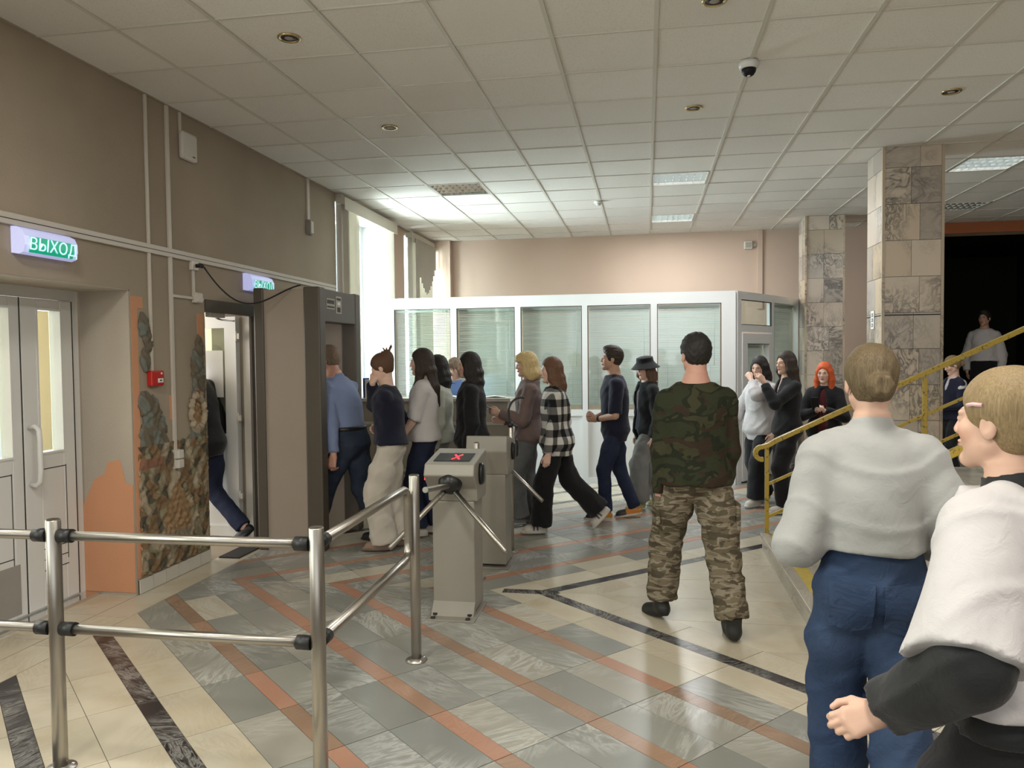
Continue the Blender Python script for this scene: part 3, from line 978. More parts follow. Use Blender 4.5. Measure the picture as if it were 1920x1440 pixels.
for (i, j), lab in zip(DOWN, ('brass ringed ceiling spot nearest the closed door and the street wall', 'ringed ceiling spot before the louvred light at the street windows', 'large ringed ceiling spot at the top edge of the view', 'ringed ceiling spot below the dome camera', 'dark ceiling spot before the near pillar')):
    downlight(i, j, lab)
cm = empty('dome_camera', (0.655, 5.17, CZ))
tag(cm, 'white dome security camera with black eye under the ceiling', 'camera')
MB().lathe([(0.062, 0.0), (0.064, -0.02), (0.058, -0.04), (0.050, -0.045), (0.0, -0.045)], n=28).build('housing', M['pvc'], cm)
MB().lathe([(0.047, -0.040), (0.044, -0.062), (0.032, -0.082), (0.015, -0.092), (0.0, -0.094)], n=24).build('dome', M['screen_black'], cm)
MB().lathe([(0.012, -0.088), (0.008, -0.096), (0.0, -0.097)], c=(0.0, -0.012, 0.0), n=14).build('lens', M['chrome'], cm)
sm = empty('smoke_detector', (-0.56, 9.42, CZ))
tag(sm, 'small white smoke detector on the ceiling before the booth', 'smoke detector')
MB().lathe([(0.05, 0.0), (0.052, -0.018), (0.040, -0.030), (0.0, -0.030)], n=24).build('base', M['pvc'], sm)
MB().lathe([(0.030, -0.028), (0.026, -0.048), (0.0, -0.050)], n=20).build('sensing_head', M['pvc_shade'], sm)
ws = empty('wall_speaker', (1.53, BY, 3.26))
tag(ws, 'small pale loudspeaker high on the peach end wall', 'speaker')
bx(-0.06, 0.06, -0.05, 0, -0.06, 0.06).build('body', M['pvc_shade'], ws, bevel=0.008)
bx(-0.04, 0.04, -0.054, -0.05, -0.04, 0.04).build('grille', M['desk'], ws)
bx(0.06, 0.12, -0.03, 0, -0.02, 0.02).build('bracket', M['desk'], ws)
o = bx(1.66, 1.74, BY - 0.03, BY, 2.3, CZ).build('trim_9', M['wall_peach'], bevel=0.004); tag(o, 'peach painted vertical trunking on the end wall', kind='structure')

# ------------------------------------------------------------------ glazed booth
booth = empty('booth_partition', (-1.2, 9.85, 0))
tag(booth, 'white plastic glazed booth partition with five large panes', 'partition')
BX, BYY = -1.2, 9.85
mb = MB()
T = 0.035
def fr(x0, x1, z0, z1, t=T):
    t = t if z1 - z0 > 1 else t - 0.0012
    mb.quadbox(x0 - BX, x1 - BX, -t, t, z0, z1)
fr(-3.45, 1.09, 2.255, 2.40)
fr(-3.45, -3.29, 0, 2.26)
for a, b in ((-2.52, -2.44), (-1.665, -1.59), (-0.80, -0.73), (0.06, 0.14), (0.92, 1.09)):
    fr(a, b, 0, 2.26)
fr(-3.3, 0.93, 0.85, 0.93)
fr(-3.3, 0.93, 0.0, 0.06)
mb.build('frame', M['pvc'], booth)
PANES = [(-3.29, -2.52), (-2.44, -1.665), (-1.59, -0.80), (-0.73, 0.06), (0.14, 0.92)]
for a, b in PANES:
    bx(a - BX, b - BX, -0.006, 0.006, 0.93, 2.255).build('pane', M['glass'], booth)
    o = bx(a - BX, b - BX, -0.014, 0.014, 0.06, 0.85).build('lower_panel', M['pvc'], booth)
    m2 = MB()
    for x_ in (a, b - 0.008):
        m2.quadbox(x_ - BX, x_ + 0.008 - BX, -0.032, -0.012, 0.93, 2.255)
    m2.quadbox(a - BX, b - BX, -0.032, -0.012, 2.247, 2.255)
    m2.build('gasket', M['gasket'], booth)
    m2 = pane_frame(MB(), 0, 0, 0, 0, 0, 0, 0) if False else MB()
    m2.quadbox(a - BX + 0.03, b - BX - 0.03, -0.016, -0.0135, 0.10, 0.104).quadbox(a - BX + 0.03, b - BX - 0.03, -0.016, -0.0135, 0.80, 0.804)
    m2.build('panel_line', M['trunk'], booth)
# angled wing with the booth door
wing = empty('booth_door_wing', (1.09, 9.87, 0), math.atan2(11.62 - 9.87, 2.17 - 1.09))
tag(wing, 'white plastic booth side with a narrow door and fanlight', 'partition')
LW = math.hypot(11.62 - 9.87, 2.17 - 1.09)
mb = MB()
for a, b, c, d in ((0, 0.10, 0, 2.40), (1.02, 1.10, 0, 2.40), (LW - 0.12, LW, 0, 2.40), (0, LW, 2.30, 2.40), (0.08, 1.04, 1.90, 1.99), (1.08, LW - 0.1, 0.86, 0.93), (1.08, LW - 0.1, 0, 0.06)):
    e_ = 0.0012 if d - c < 1 else 0
    mb.quadbox(a + e_, b - e_, -0.035 + e_, 0.035 - e_, c + e_ * (c > 0), d - e_)
mb.build('frame', M['pvc'], wing)
mb = MB()
for a, b, c, d in ((0.11, 0.25, 0.02, 1.88), (0.90, 1.01, 0.02, 1.88), (0.2, 0.95, 1.75, 1.88), (0.2, 0.95, 0.86, 0.97), (0.2, 0.95, 0.02, 0.12)):
    e_ = 0.0012 if d - c < 1 else 0
    mb.quadbox(a, b, -0.05 + e_, 0.03 - e_, c + e_, d - e_)
bd = mb.build('booth_door', M['pvc'], wing)
bx(0.24, 0.91, -0.008, 0.008, 0.96, 1.76).build('pane', M['glass'], bd)
bx(0.24, 0.91, -0.02, 0.02, 0.1, 0.88).build('lower_panel', M['pvc'], bd)
bx(0.24, 0.91, -0.051, -0.047, 1.742, 1.75).build('gasket', M['gasket'], bd)
MB().tube([(0.18, -0.05, 1.0), (0.18, -0.10, 1.0), (0.30, -0.10, 1.0)], 0.010, 10).build('door_handle', M['pvc_shade'], bd)
bx(0.24, 0.42, -0.055, -0.05, 0.93, 1.0).build('notice', M['paper'], bd)
bx(0.1, 1.03, -0.006, 0.006, 1.98, 2.31).build('pane', M['glass'], wing)
bx(1.09, LW - 0.11, -0.006, 0.006, 0.92, 2.31).build('pane', M['glass'], wing)
bx(1.09, LW - 0.11, -0.02, 0.02, 0.05, 0.87).build('lower_panel', M['pvc'], wing)
mb = MB().quadbox(0.1, 1.03, -0.034, -0.010, 1.985, 1.993).quadbox(0.1, 1.03, -0.034, -0.010, 2.292, 2.30).quadbox(1.012, 1.02, -0.034, -0.01, 1.99, 2.30).quadbox(1.1, 1.108, -0.034, -0.01, 0.93, 2.30)
mb.build('gasket', M['gasket'], wing)


def venetian(label, parent_mat, L, z0, z1, tilt, loc, rz=0.0):
    b = empty('venetian_blind', loc, rz)
    tag(b, label, 'blind', 'horizontal booth blinds')
    bx(0, L, -0.015, 0.015, z1 - 0.02, z1 + 0.01).build('headrail', M['slat_white'], b)
    mb = MB()
    n = int((z1 - z0) / 0.021)
    c, s = math.cos(tilt) * 0.0125, -math.sin(tilt) * 0.0125
    for k in range(n):
        z = z1 - 0.03 - k * 0.021
        sg = 0.0012 * math.sin(k * 1.7)
        mb.obox((L / 2, 0, z + sg), (L / 2 - 0.005, 0, 0), (0, c, -s), (0, -s * 0.03, c * 0.03))
    tag(mb.build('slats', parent_mat, b), kind='stuff')
    bx(0.005, L - 0.005, -0.010, 0.010, z0 - 0.012, z0).build('bottom_rail', M['slat_white'], b)
    for x in (0.12, L - 0.12):
        MB().tube([(x, -0.016, z0), (x, -0.016, z1)], 0.0016, 5).build('cord', M['slat_white'], b)
    MB().tube([(L - 0.07, -0.022, z1 - 0.75), (L - 0.07, -0.022, z1)], 0.004, 6).build('tilt_wand', M['slat_white'], b)
    return b


for (a, b), tl, lab in zip(PANES, (0.25, 0.72, 0.74, 0.76, 0.78), ('half open venetian blind in the booth pane nearest the street windows', 'closed venetian blind in the second booth pane above the guard desk', 'closed venetian blind in the middle booth pane', 'closed venetian blind behind the young man in navy', 'closed venetian blind in the booth pane behind the camouflage jacket')):
    venetian(lab, M['slat_white'], b - a - 0.02, 1.0, 2.235, tl, (a + 0.01, 9.91, 0))
wa = math.atan2(11.62 - 9.87, 2.17 - 1.09)
nx, ny = -math.sin(wa) * 0.05, math.cos(wa) * 0.05
venetian('closed venetian blind in the narrow booth door', M['slat_white'], 0.66, 0.98, 1.74, 0.95, (1.09 + 0.245 * math.cos(wa) + nx, 9.87 + 0.245 * math.sin(wa) + ny, 0), wa)
venetian('closed venetian blind in the booth side pane by the far pillar', M['slat_white'], LW - 1.22, 0.98, 2.29, 0.95, (1.09 + 1.1 * math.cos(wa) + nx, 9.87 + 1.1 * math.sin(wa) + ny, 0), wa)

# ------------------------------------------------------------------ guard desk
desk = empty('guard_desk', (-2.3, 8.1, 0))
tag(desk, 'long grey-beige guard counter in front of the booth glazing', 'counter')
def db(name, m, *q, **k):
    a = (q[0] + 2.3, q[1] + 2.3, q[2] - 8.1, q[3] - 8.1, q[4], q[5])
    return bx(*a).build(name, m, desk, **k)
db('front_panel', M['desk'], -3.30, -1.46, 8.10, 8.14, 0.02, 1.14)
db('side_panel', M['desk'], -1.50, -1.46, 8.14, 8.62, 0.02, 1.14)
db('counter_top', M['desk_top'], -3.31, -1.42, 8.03, 8.40, 1.14, 1.175, bevel=0.004)
db('work_surface', M['desk_top'], -3.30, -1.5, 8.14, 8.50, 0.74, 0.77)
db('light_strip', M['desk_top'], -3.30, -1.45, 8.08, 8.10, 0.885, 0.915)
db('light_strip', M['desk_top'], -3.30, -1.45, 8.085, 8.10, 0.37, 0.395)
db('plinth', M['brown_metal'], -3.29, -1.48, 8.09, 8.6, 0.0, 0.06)
# things on the counter
o = fitting('document_box', 'blue and white document stand on the guard counter by the window', 'file stand', (-3.0, 8.22, 1.175))
bx(-0.10, -0.085, -0.08, 0.08, 0, 0.22).build('blue_folder', plain('blue_folder', (0.03, 0.05, 0.25), 0.5), o)
bx(-0.08, 0.06, -0.08, 0.08, 0, 0.20).build('white_box', M['paper'], o, bevel=0.004)
bx(0.07, 0.16, -0.06, 0.08, 0, 0.15).build('grey_tray', M['concrete'], o, bevel=0.004)
o = fitting('hand_sanitiser', 'white pump bottle standing on the counter beside black coat', 'bottle', (-1.78, 8.2, 1.175))
MB().lathe([(0.03, 0), (0.032, 0.01), (0.032, 0.13), (0.022, 0.16), (0.012, 0.165), (0.012, 0.18), (0, 0.18)], n=20).build('bottle', M['paper'], o)
MB().tube([(0, 0, 0.18), (0, 0, 0.215), (-0.03, 0, 0.215)], 0.005, 8).build('pump', M['pvc'], o)
for k, (x, rz, lab) in enumerate(((-1.62, 0.2, 'open white journal lying on the counter end'), (-2.12, -0.1, 'sheet of paper on the counter before the guard'))):
    o = empty('journal', (x, 8.2, 1.175), rz)
    tag(o, lab, 'papers')
    MB().obox((-0.055, 0, 0.012), (0.055, 0, 0.007), (0, 0.09, 0), (0, 0, 0.002)).build('page', M['paper'], o)
    MB().obox((0.055, 0, 0.012), (0.055, 0, -0.007), (0, 0.09, 0), (0, 0, 0.002)).build('page', M['paper'], o)
    bx(-0.112, 0.112, -0.095, 0.095, 0.0, 0.005).build('cover', M['concrete'], o)
o = bx(-2.38, -2.28, 9.800, 9.803, 1.42, 1.60).build('notice', plain('yellow_notice', (0.75, 0.62, 0.12), 0.6))
tag(o, 'yellow paper notice taped to booth glass behind the guard', 'notice')

# ------------------------------------------------------------------ walk-through metal detector
det = empty('metal_detector', (-2.95, 6.45, 0))
tag(det, 'walk-through metal detector arch with beige sides and brown edges', 'metal detector')
def dt(name, m, *q, **k):
    a = (q[0] + 2.95, q[1] + 2.95, q[2] - 6.45, q[3] - 6.45, q[4], q[5])
    return bx(*a).build(name, m, det, **k)
for y0, y1 in ((6.02, 6.12), (6.82, 6.92)):
    dt('side_panel', M['beige_panel'], -3.16, -2.79, y0, y1, 0.0, 2.20)
    dt('edge_post', M['brown_metal'], -3.245, -3.155, y0 - 0.012, y1 + 0.012, 0.0, 2.215, bevel=0.012)
    dt('edge_post', M['brown_metal'], -2.80, -2.655, y0 - 0.012, y1 + 0.012, 0.0, 2.215, bevel=0.012)
dt('top_beam', M['beige_panel'], -3.16, -2.78, 6.1, 6.84, 1.95, 2.20)
for x0, x1 in ((-3.245, -3.155), (-2.80, -2.66)):
    dt('beam_face', M['brown_metal'], x0, x1, 6.1, 6.84, 1.93, 2.205, bevel=0.006)
dt('label_plate', M['desk'], -2.662, -2.656, 6.16, 6.33, 2.04, 2.13)
dt('control_plate', M['desk'], -2.662, -2.656, 6.36, 6.48, 2.01, 2.16)
mb = MB()
for k in range(8):
    mb.quadbox(-2.657 + 2.95, -2.6545 + 2.95, 6.17 - 6.45 + k * 0.019, 6.182 - 6.45 + k * 0.019, 2.085, 2.118)
mb.quadbox(-2.657 + 2.95, -2.6545 + 2.95, 6.17 - 6.45, 6.32 - 6.45, 2.052, 2.066)
mb.quadbox(-2.657 + 2.95, -2.6545 + 2.95, 6.375 - 6.45, 6.465 - 6.45, 2.125, 2.145).quadbox(-2.657 + 2.95, -2.6545 + 2.95, 6.385 - 6.45, 6.455 - 6.45, 2.022, 2.065)
mb.build('print_marks', M['gasket'], det)
dt('display', M['paper'], -2.657, -2.6545, 6.395, 6.445, 2.085, 2.108)

# ------------------------------------------------------------------ steel posts and rails
RZ1, RZ2, PR = 0.935, 0.565, 0.0215


def rail_path(pts, r=0.052, n=6):
    """polyline with rounded corners"""
    out = [Vector(pts[0])]
    for a, b, c in zip(pts[:-2], pts[1:-1], pts[2:]):
        a, b, c = Vector(a), Vector(b), Vector(c)
        p, q = b + (a - b).normalized() * r, b + (c - b).normalized() * r
        for k in range(n + 1):
            t = k / n
            out.append(p * (1 - t) ** 2 + b * 2 * t * (1 - t) + q * t * t)
    out.append(Vector(pts[-1]))
    return out


def post(x, y, label, h=1.0, r=0.0275):
    o = empty('barrier_post', (x, y, 0))
    tag(o, label, 'barrier post', 'steel barrier posts')
    MB().lathe([(r - 0.003, 0.0), (r, 0.004), (r, h - 0.006), (r - 0.004, h), (r - 0.006, h - 0.004), (0, h - 0.006)], n=28).build('tube', M['steel'], o)
    MB().lathe([(0.058, 0.0), (0.058, 0.006), (r + 0.002, 0.010), (r + 0.001, 0.014)], n=28).build('floor_flange', M['steel'], o)
    for k in range(4):
        t = math.pi / 4 + k * H90
        MB().lathe([(0.007, 0.006), (0.007, 0.011), (0, 0.012)], c=(0.045 * math.cos(t), 0.045 * math.sin(t), 0), n=10).build('bolt', M['chrome'], o)
    return o


def joint(parent, p, d, L=0.055, r=0.027):
    d = Vector(d).normalized()
    p = Vector(p)
    loc = parent.location
    return MB().tube([p - loc, p + d * L - loc], r, 16).build('black_joint', M['rubber'], parent)


PXX = -1.215
posts = {}
posts['a'] = post(-2.30, 2.65, 'brushed steel barrier post nearest the closed double door')
posts['b'] = post(-1.20, 2.65, 'brushed steel corner post where straight barrier meets rail hoop')
posts['c'] = post(PXX, 3.91, 'brushed steel post at the rail hoop before the turnstile')
posts['d'] = post(PXX + 0.0, 5.44, 'brushed steel post between the two turnstile cabinets', r=0.021)
posts['e'] = post(PXX + 0.115, 6.22, 'brushed steel post behind the farther turnstile with black loop on top', h=1.04, r=0.021)
posts['f'] = post(-1.23, 7.86, 'short view of a steel post beside the guard counter', h=0.95, r=0.021)
for zz in (RZ1, RZ2):
    joint(posts['a'], (-2.272, 2.65, zz), (1, 0, 0)); joint(posts['a'], (-2.328, 2.65, zz), (-1, 0, 0))
    joint(posts['b'], (-1.228, 2.65, zz), (-1, 0, 0)); joint(posts['b'], (-1.203, 2.678, zz), (0, 1, 0), 0.06, 0.026)
    joint(posts['d'], (PXX, 5.42, zz), (0, -1, 0), 0.03, 0.020)


def rail(label, path, r=PR):
    o = MB().tube(path, r, 16).build('barrier_rail', M['steel'])
    return tag(o, label, 'rail', 'steel barrier rails')


rail('upper horizontal steel rail of the front barrier', [(-2.24, 2.65, RZ1), (-1.26, 2.65, RZ1)], 0.019)
rail('lower horizontal steel rail of the front barrier', [(-2.24, 2.65, RZ2), (-1.26, 2.65, RZ2)], 0.019)
rail('upper steel rail leaving the picture at the left edge', [(-3.35, 2.66, RZ1), (-2.36, 2.65, RZ1)], 0.019)
rail('lower steel rail leaving the picture at the left edge', [(-3.35, 2.66, RZ2), (-2.36, 2.65, RZ2)], 0.019)
rail('bent steel rail hoop between corner post and turnstile post', rail_path([(-1.206, 2.72, RZ1), (-1.235, 3.86, RZ1), (-1.235, 3.86, RZ2), (-1.206, 2.72, RZ2)], 0.09))
rail('short steel rail joining the nearer turnstile to the post behind', [(PXX + 0.03, 4.96, 0.935), (PXX + 0.005, 5.40, 0.935)], 0.017)
rail('lower short steel rail joining the nearer turnstile to the post behind', [(PXX + 0.03, 4.93, 0.565), (PXX + 0.005, 5.40, 0.565)], 0.017)
rail('steel rail along the guard counter', [(-1.23, 7.86, 0.38), (-3.3, 7.9, 0.38)], 0.014)
# black gooseneck loop on the rear post
gl = empty('cable_loop', (PXX + 0.115, 6.22, 1.042))
tag(gl, 'black cable loop clipped on top of the rear steel post', 'cable')
pts = [(0.09 - 0.105 * math.cos(math.radians(a_)), 0, 0.115 + 0.125 * math.sin(math.radians(a_))) for a_ in range(-75, 115, 12)]
MB().tube(pts, 0.009, 10).build('loop', M['black'], gl)
MB().lathe([(0.022, 0.0), (0.024, 0.02), (0.016, 0.04), (0, 0.042)], n=16).build('clip', M['black'], gl)
MB().lathe([(0.0, 0.0), (0.035, 0.004), (0.05, 0.02), (0.04, 0.036), (0.0, 0.04)], n=20, c=(0.03, -0.02, -0.17), M=Matrix.Rotation(H90, 3, 'Y') @ Matrix.Diagonal((1.6, 1, 1))).build('handset', M['black'], gl)


def turnstile(y, flip, label, show_cross):
    """cabinet with a tilted head; the tripod sits on the -y side unless flipped"""
    s = -1 if flip else 1
    o = empty('turnstile', (-1.19, y, 0), 0)
    tag(o, label, 'turnstile', 'tripod turnstiles')
    def P(x, d, z):       # d: depth behind the tripod face
        return (x, s * d, z)
    hw = 0.135
    def body(prof, w0, w1, name, m, bev=0.008):
        mb = MB()
        a = [P(-w0, d, z) for d, z in prof]
        b = [P(w0, d, z) for d, z in prof]
        n = len(prof)
        v0 = len(mb.v)
        mb.v += a + b
        fs = [[i for i in range(n)], [n + n - 1 - i for i in range(n)]] + [[(i + 1) % n, i, n + i, n + (i + 1) % n] for i in range(n)]
        if s < 0:
            fs = [f_[::-1] for f_ in fs]
        for f_ in fs:
            mb.f.append([v0 + i for i in f_]); mb.sm.append(False)
        return mb.build(name, m, o, bevel=bev)
    body([(0.06, 0.03), (0.30, 0.03), (0.30, 0.72), (0.06, 0.72)], hw, hw, 'column', M['turnstile'])
    body([(0.06, 0.72), (0.30, 0.72), (0.36, 0.90), (0.33, 1.02), (-0.02, 0.965), (-0.05, 0.895), (0.045, 0.80)], 0.158, 0.158, 'head', M['turnstile'])
    # display window on the sloping top
    n = Vector((0, -s * 0.055, 0.35)).normalized() if not flip else Vector((0, 0.055, 0.35)).normalized()
    def top(x, d, up=0.002):
        return (x, s * d, 0.965 + (d + 0.02) * 0.055 / 0.35 + up)
    mb = MB()
    mb.extrude([top(-0.115, 0.03), top(0.115, 0.03), top(0.115, 0.20), top(-0.115, 0.20)][::s], (0, 0, 0.0025))
    disp = mb.build('display', M['screen_black'], o)
    if show_cross:
        mb = MB()
        for a_ in (1, -1):
            for k in range(7):
                t = (k - 3) / 3
                p = top(0.018 + t * 0.021, 0.115 + a_ * t * 0.045, 0.0048)
                mb.quadbox(p[0] - 0.0055, p[0] + 0.0055, p[1] - 0.009, p[1] + 0.009, p[2] - 0.001, p[2] + 0.0012)
        mb.build('red_cross', M['led_red'], disp)
    # side pods
    for sx, m in ((1, 'black'), (-1, 'black')):
        pod = MB().lathe([(0.055, 0.0), (0.055, 0.018), (0.045, 0.028), (0, 0.03)], n=24, c=P(sx * 0.157, 0.13, 0.885), M=Matrix.Rotation(sx * H90, 3, 'Y') @ Matrix.Diagonal((1.25, 0.8, 1.0))).build('reader_pod', M[m], o)
    MB().quadbox(-0.166, -0.157, s * 0.02 - 0.02, s * 0.02 + 0.02, 0.86, 0.905).build('status_light', M['led_green'] if flip else M['led_red'], o)
    # foot plate with bolts
    mb = MB().quadbox(-0.155, 0.155, min(s * -0.07, s * 0.32), max(s * -0.07, s * 0.32), 0.0, 0.012)
    fp = mb.build('foot_plate', M['turnstile'], o, bevel=0.003)
    mb = MB()
    body([(0.062, 0.012), (0.062, 0.09), (-0.005, 0.012)], 0.135, 0.135, 'apron', M['turnstile'], 0.002)
    for bxx in (-0.11, 0.11):
        for d in (-0.045, 0.005):
            zb = 0.012 if d < 0 else 0.020
            MB().lathe([(0.015, zb), (0.015, zb + 0.008), (0, zb + 0.009)], c=(bxx, s * d, 0), n=12).build('bolt', M['black'], fp)
    # hub with three arms
    ax = Vector((0, -s * 1.0, -1.0)).normalized()      # hub axis points out and down
    hubc = Vector(P(0.0, 0.0, 0.845))
    rot = Vector((0, 0, 1)).rotation_difference(ax).to_matrix()
    MB().lathe([(0.070, -0.05), (0.075, 0.0), (0.068, 0.035), (0.045, 0.055), (0, 0.06)], c=hubc, n=28, M=rot).build('hub', M['black'], o)
    e1 = (Vector((0, -s * 1.0, 1.0))).normalized()     # in-plane, up and out
    e2 = ax.cross(e1)
    for k in range(3):
        t = math.radians(120 * k)
        q = e1 * math.cos(t) + e2 * math.sin(t)
        cone = (q * math.sin(math.radians(52)) + ax * math.cos(math.radians(52))).normalized()
        st_ = hubc + ax * 0.02 + cone * 0.05
        MB().tube([st_, st_ + cone * 0.47, st_ + cone * 0.485], 0.0165, 16, r2=0.0165).build('arm', M['steel'], o)
    return o


turnstile(4.58, False, 'nearer tripod turnstile showing a red cross', True)
turnstile(6.02, True, 'farther tripod turnstile partly hidden by the nearer one', False)

# ------------------------------------------------------------------ sculpting: implicit surfaces meshed by surface nets
class SDF:
    def __init__(s):
        s.ops = []
        s.lo = np.full(3, 1e9); s.hi = np.full(3, -1e9)

    def _ext(s, lo, hi):
        s.lo = np.minimum(s.lo, lo); s.hi = np.maximum(s.hi, hi)

    def rc(s, a, b, ra, rb, k=0.02, op='u', flat=None):
        """round cone; flat='b' cuts it square at the end b"""
        a, b = np.array(a, float), np.array(b, float)
        ba = b - a
        L2 = max(float(ba @ ba), 1e-9)
        L = math.sqrt(L2)

        def f(x, y, z):
            px, py, pz = x - a[0], y - a[1], z - a[2]
            t = (px * ba[0] + py * ba[1] + pz * ba[2]) / L2
            tc = np.clip(t, 0, 1)
            d = np.sqrt((px - tc * ba[0]) ** 2 + (py - tc * ba[1]) ** 2 + (pz - tc * ba[2]) ** 2) - (ra + (rb - ra) * tc)
            if flat:
                if 'b' in flat: d = np.maximum(d, (t - 1) * L)
                if 'a' in flat: d = np.maximum(d, -t * L)
            return d
        m = max(ra, rb)
        lo, hi = np.minimum(a, b) - m, np.maximum(a, b) + m
        if op == 'u': s._ext(lo, hi)
        s.ops.append((op, f, lo, hi, k))
        return s

    def chain(s, pts, rs, k=0.012):
        for i in range(len(pts) - 1):
            s.rc(pts[i], pts[i + 1], rs[i], rs[i + 1], k)
        return s

    def el(s, c, r, k=0.02, op='u', R=None):
        c, r = np.array(c, float), np.array(r, float)
        R = np.eye(3) if R is None else np.array(R, float)
        mr = r.min()

        def f(x, y, z):
            p = (x - c[0], y - c[1], z - c[2])
            q = 0
            g = 0
            for i in range(3):
                e = p[0] * R[0, i] + p[1] * R[1, i] + p[2] * R[2, i]
                q = q + (e / r[i]) ** 2
                g = g + (e / r[i] ** 2) ** 2
            k0 = np.sqrt(q)
            return np.where(g > 1e-12, k0 * (k0 - 1) / np.sqrt(np.maximum(g, 1e-12)), -mr)
        m = r.max()
        lo, hi = c - m, c + m
        if op == 'u': s._ext(lo, hi)
        s.ops.append((op, f, lo, hi, k))
        return s

    def loft(s, lev, k=0.02, op='u'):
        """stack of ellipses: rows (z, cx, cy, rx, ry)"""
        lev = np.array(sorted(lev), float)
        z0, z1 = lev[0, 0], lev[-1, 0]

        def f(x, y, z):
            zz = np.clip(z, z0, z1)
            cx, cy, rx, ry = (np.interp(zz, lev[:, 0], lev[:, i]) for i in (1, 2, 3, 4))
            dx, dy = x - cx, y - cy
            kk = np.sqrt((dx / rx) ** 2 + (dy / ry) ** 2)
            g = np.sqrt((dx / rx ** 2) ** 2 + (dy / ry ** 2) ** 2)
            d = np.where(g > 1e-9, kk * (kk - 1) / np.maximum(g, 1e-9), -np.minimum(rx, ry))
            return np.maximum(d, np.maximum(z0 - z, z - z1))
        lo = np.array([(lev[:, 1] - lev[:, 3]).min(), (lev[:, 2] - lev[:, 4]).min(), z0])
        hi = np.array([(lev[:, 1] + lev[:, 3]).max(), (lev[:, 2] + lev[:, 4]).max(), z1])
        if op == 'u': s._ext(lo, hi)
        s.ops.append((op, f, lo, hi, k))
        return s

    def cut(s, n, d):
        """keep n.p <= d"""
        n = np.array(n, float)
        s.ops.append(('cut', lambda x, y, z: n[0] * x + n[1] * y + n[2] * z - d, None, None, 0))
        return s

    def disp(s, fn):
        s.ops.append(('disp', fn, None, None, 0))
        return s

    def grid(s, h, fine, pad=0.03):
        axes = []
        for i in range(3):
            lo, hi = s.lo[i] - pad, s.hi[i] + pad
            iv = [(f[0][i], f[1][i], f[2]) for f in fine]
            c, out = lo, []
            while c < hi:
                out.append(c)
                st = min([h] + [q[2] for q in iv if q[0] - q[2] * 2 <= c <= q[1] + q[2]])
                c += st
            axes.append(np.array(out))
        return axes

    def mesh(s, h, fine=(), smooth=1):
        ax = s.grid(h, fine)
        xs, ys, zs = ax
        G = np.full((len(xs), len(ys), len(zs)), 1.0, np.float32)
        for op, f, lo, hi, k in s.ops:
            if lo is None:
                X, Y, Z = xs[:, None, None], ys[None, :, None], zs[None, None, :]
                d = f(X, Y, Z)
                if op == 'cut': G = np.maximum(G, d.astype(np.float32))
                else: G = G + np.asarray(d, np.float32)
                continue
            m = 0.05 + k
            sl = tuple(slice(max(0, np.searchsorted(ax[i], lo[i] - m) - 1), np.searchsorted(ax[i], hi[i] + m) + 1) for i in range(3))
            X, Y, Z = xs[sl[0]][:, None, None], ys[sl[1]][None, :, None], zs[sl[2]][None, None, :]
            d = f(X, Y, Z).astype(np.float32)
            g = G[sl]
            if op == 'u':
                hh = np.maximum(k - np.abs(g - d), 0) / max(k, 1e-6)
                G[sl] = np.minimum(g, d) - hh * hh * k * 0.25
            else:
                d = -d
                hh = np.maximum(k - np.abs(g - d), 0) / max(k, 1e-6)
                G[sl] = np.maximum(g, d) + hh * hh * k * 0.25
        return nets(G, xs, ys, zs, smooth)


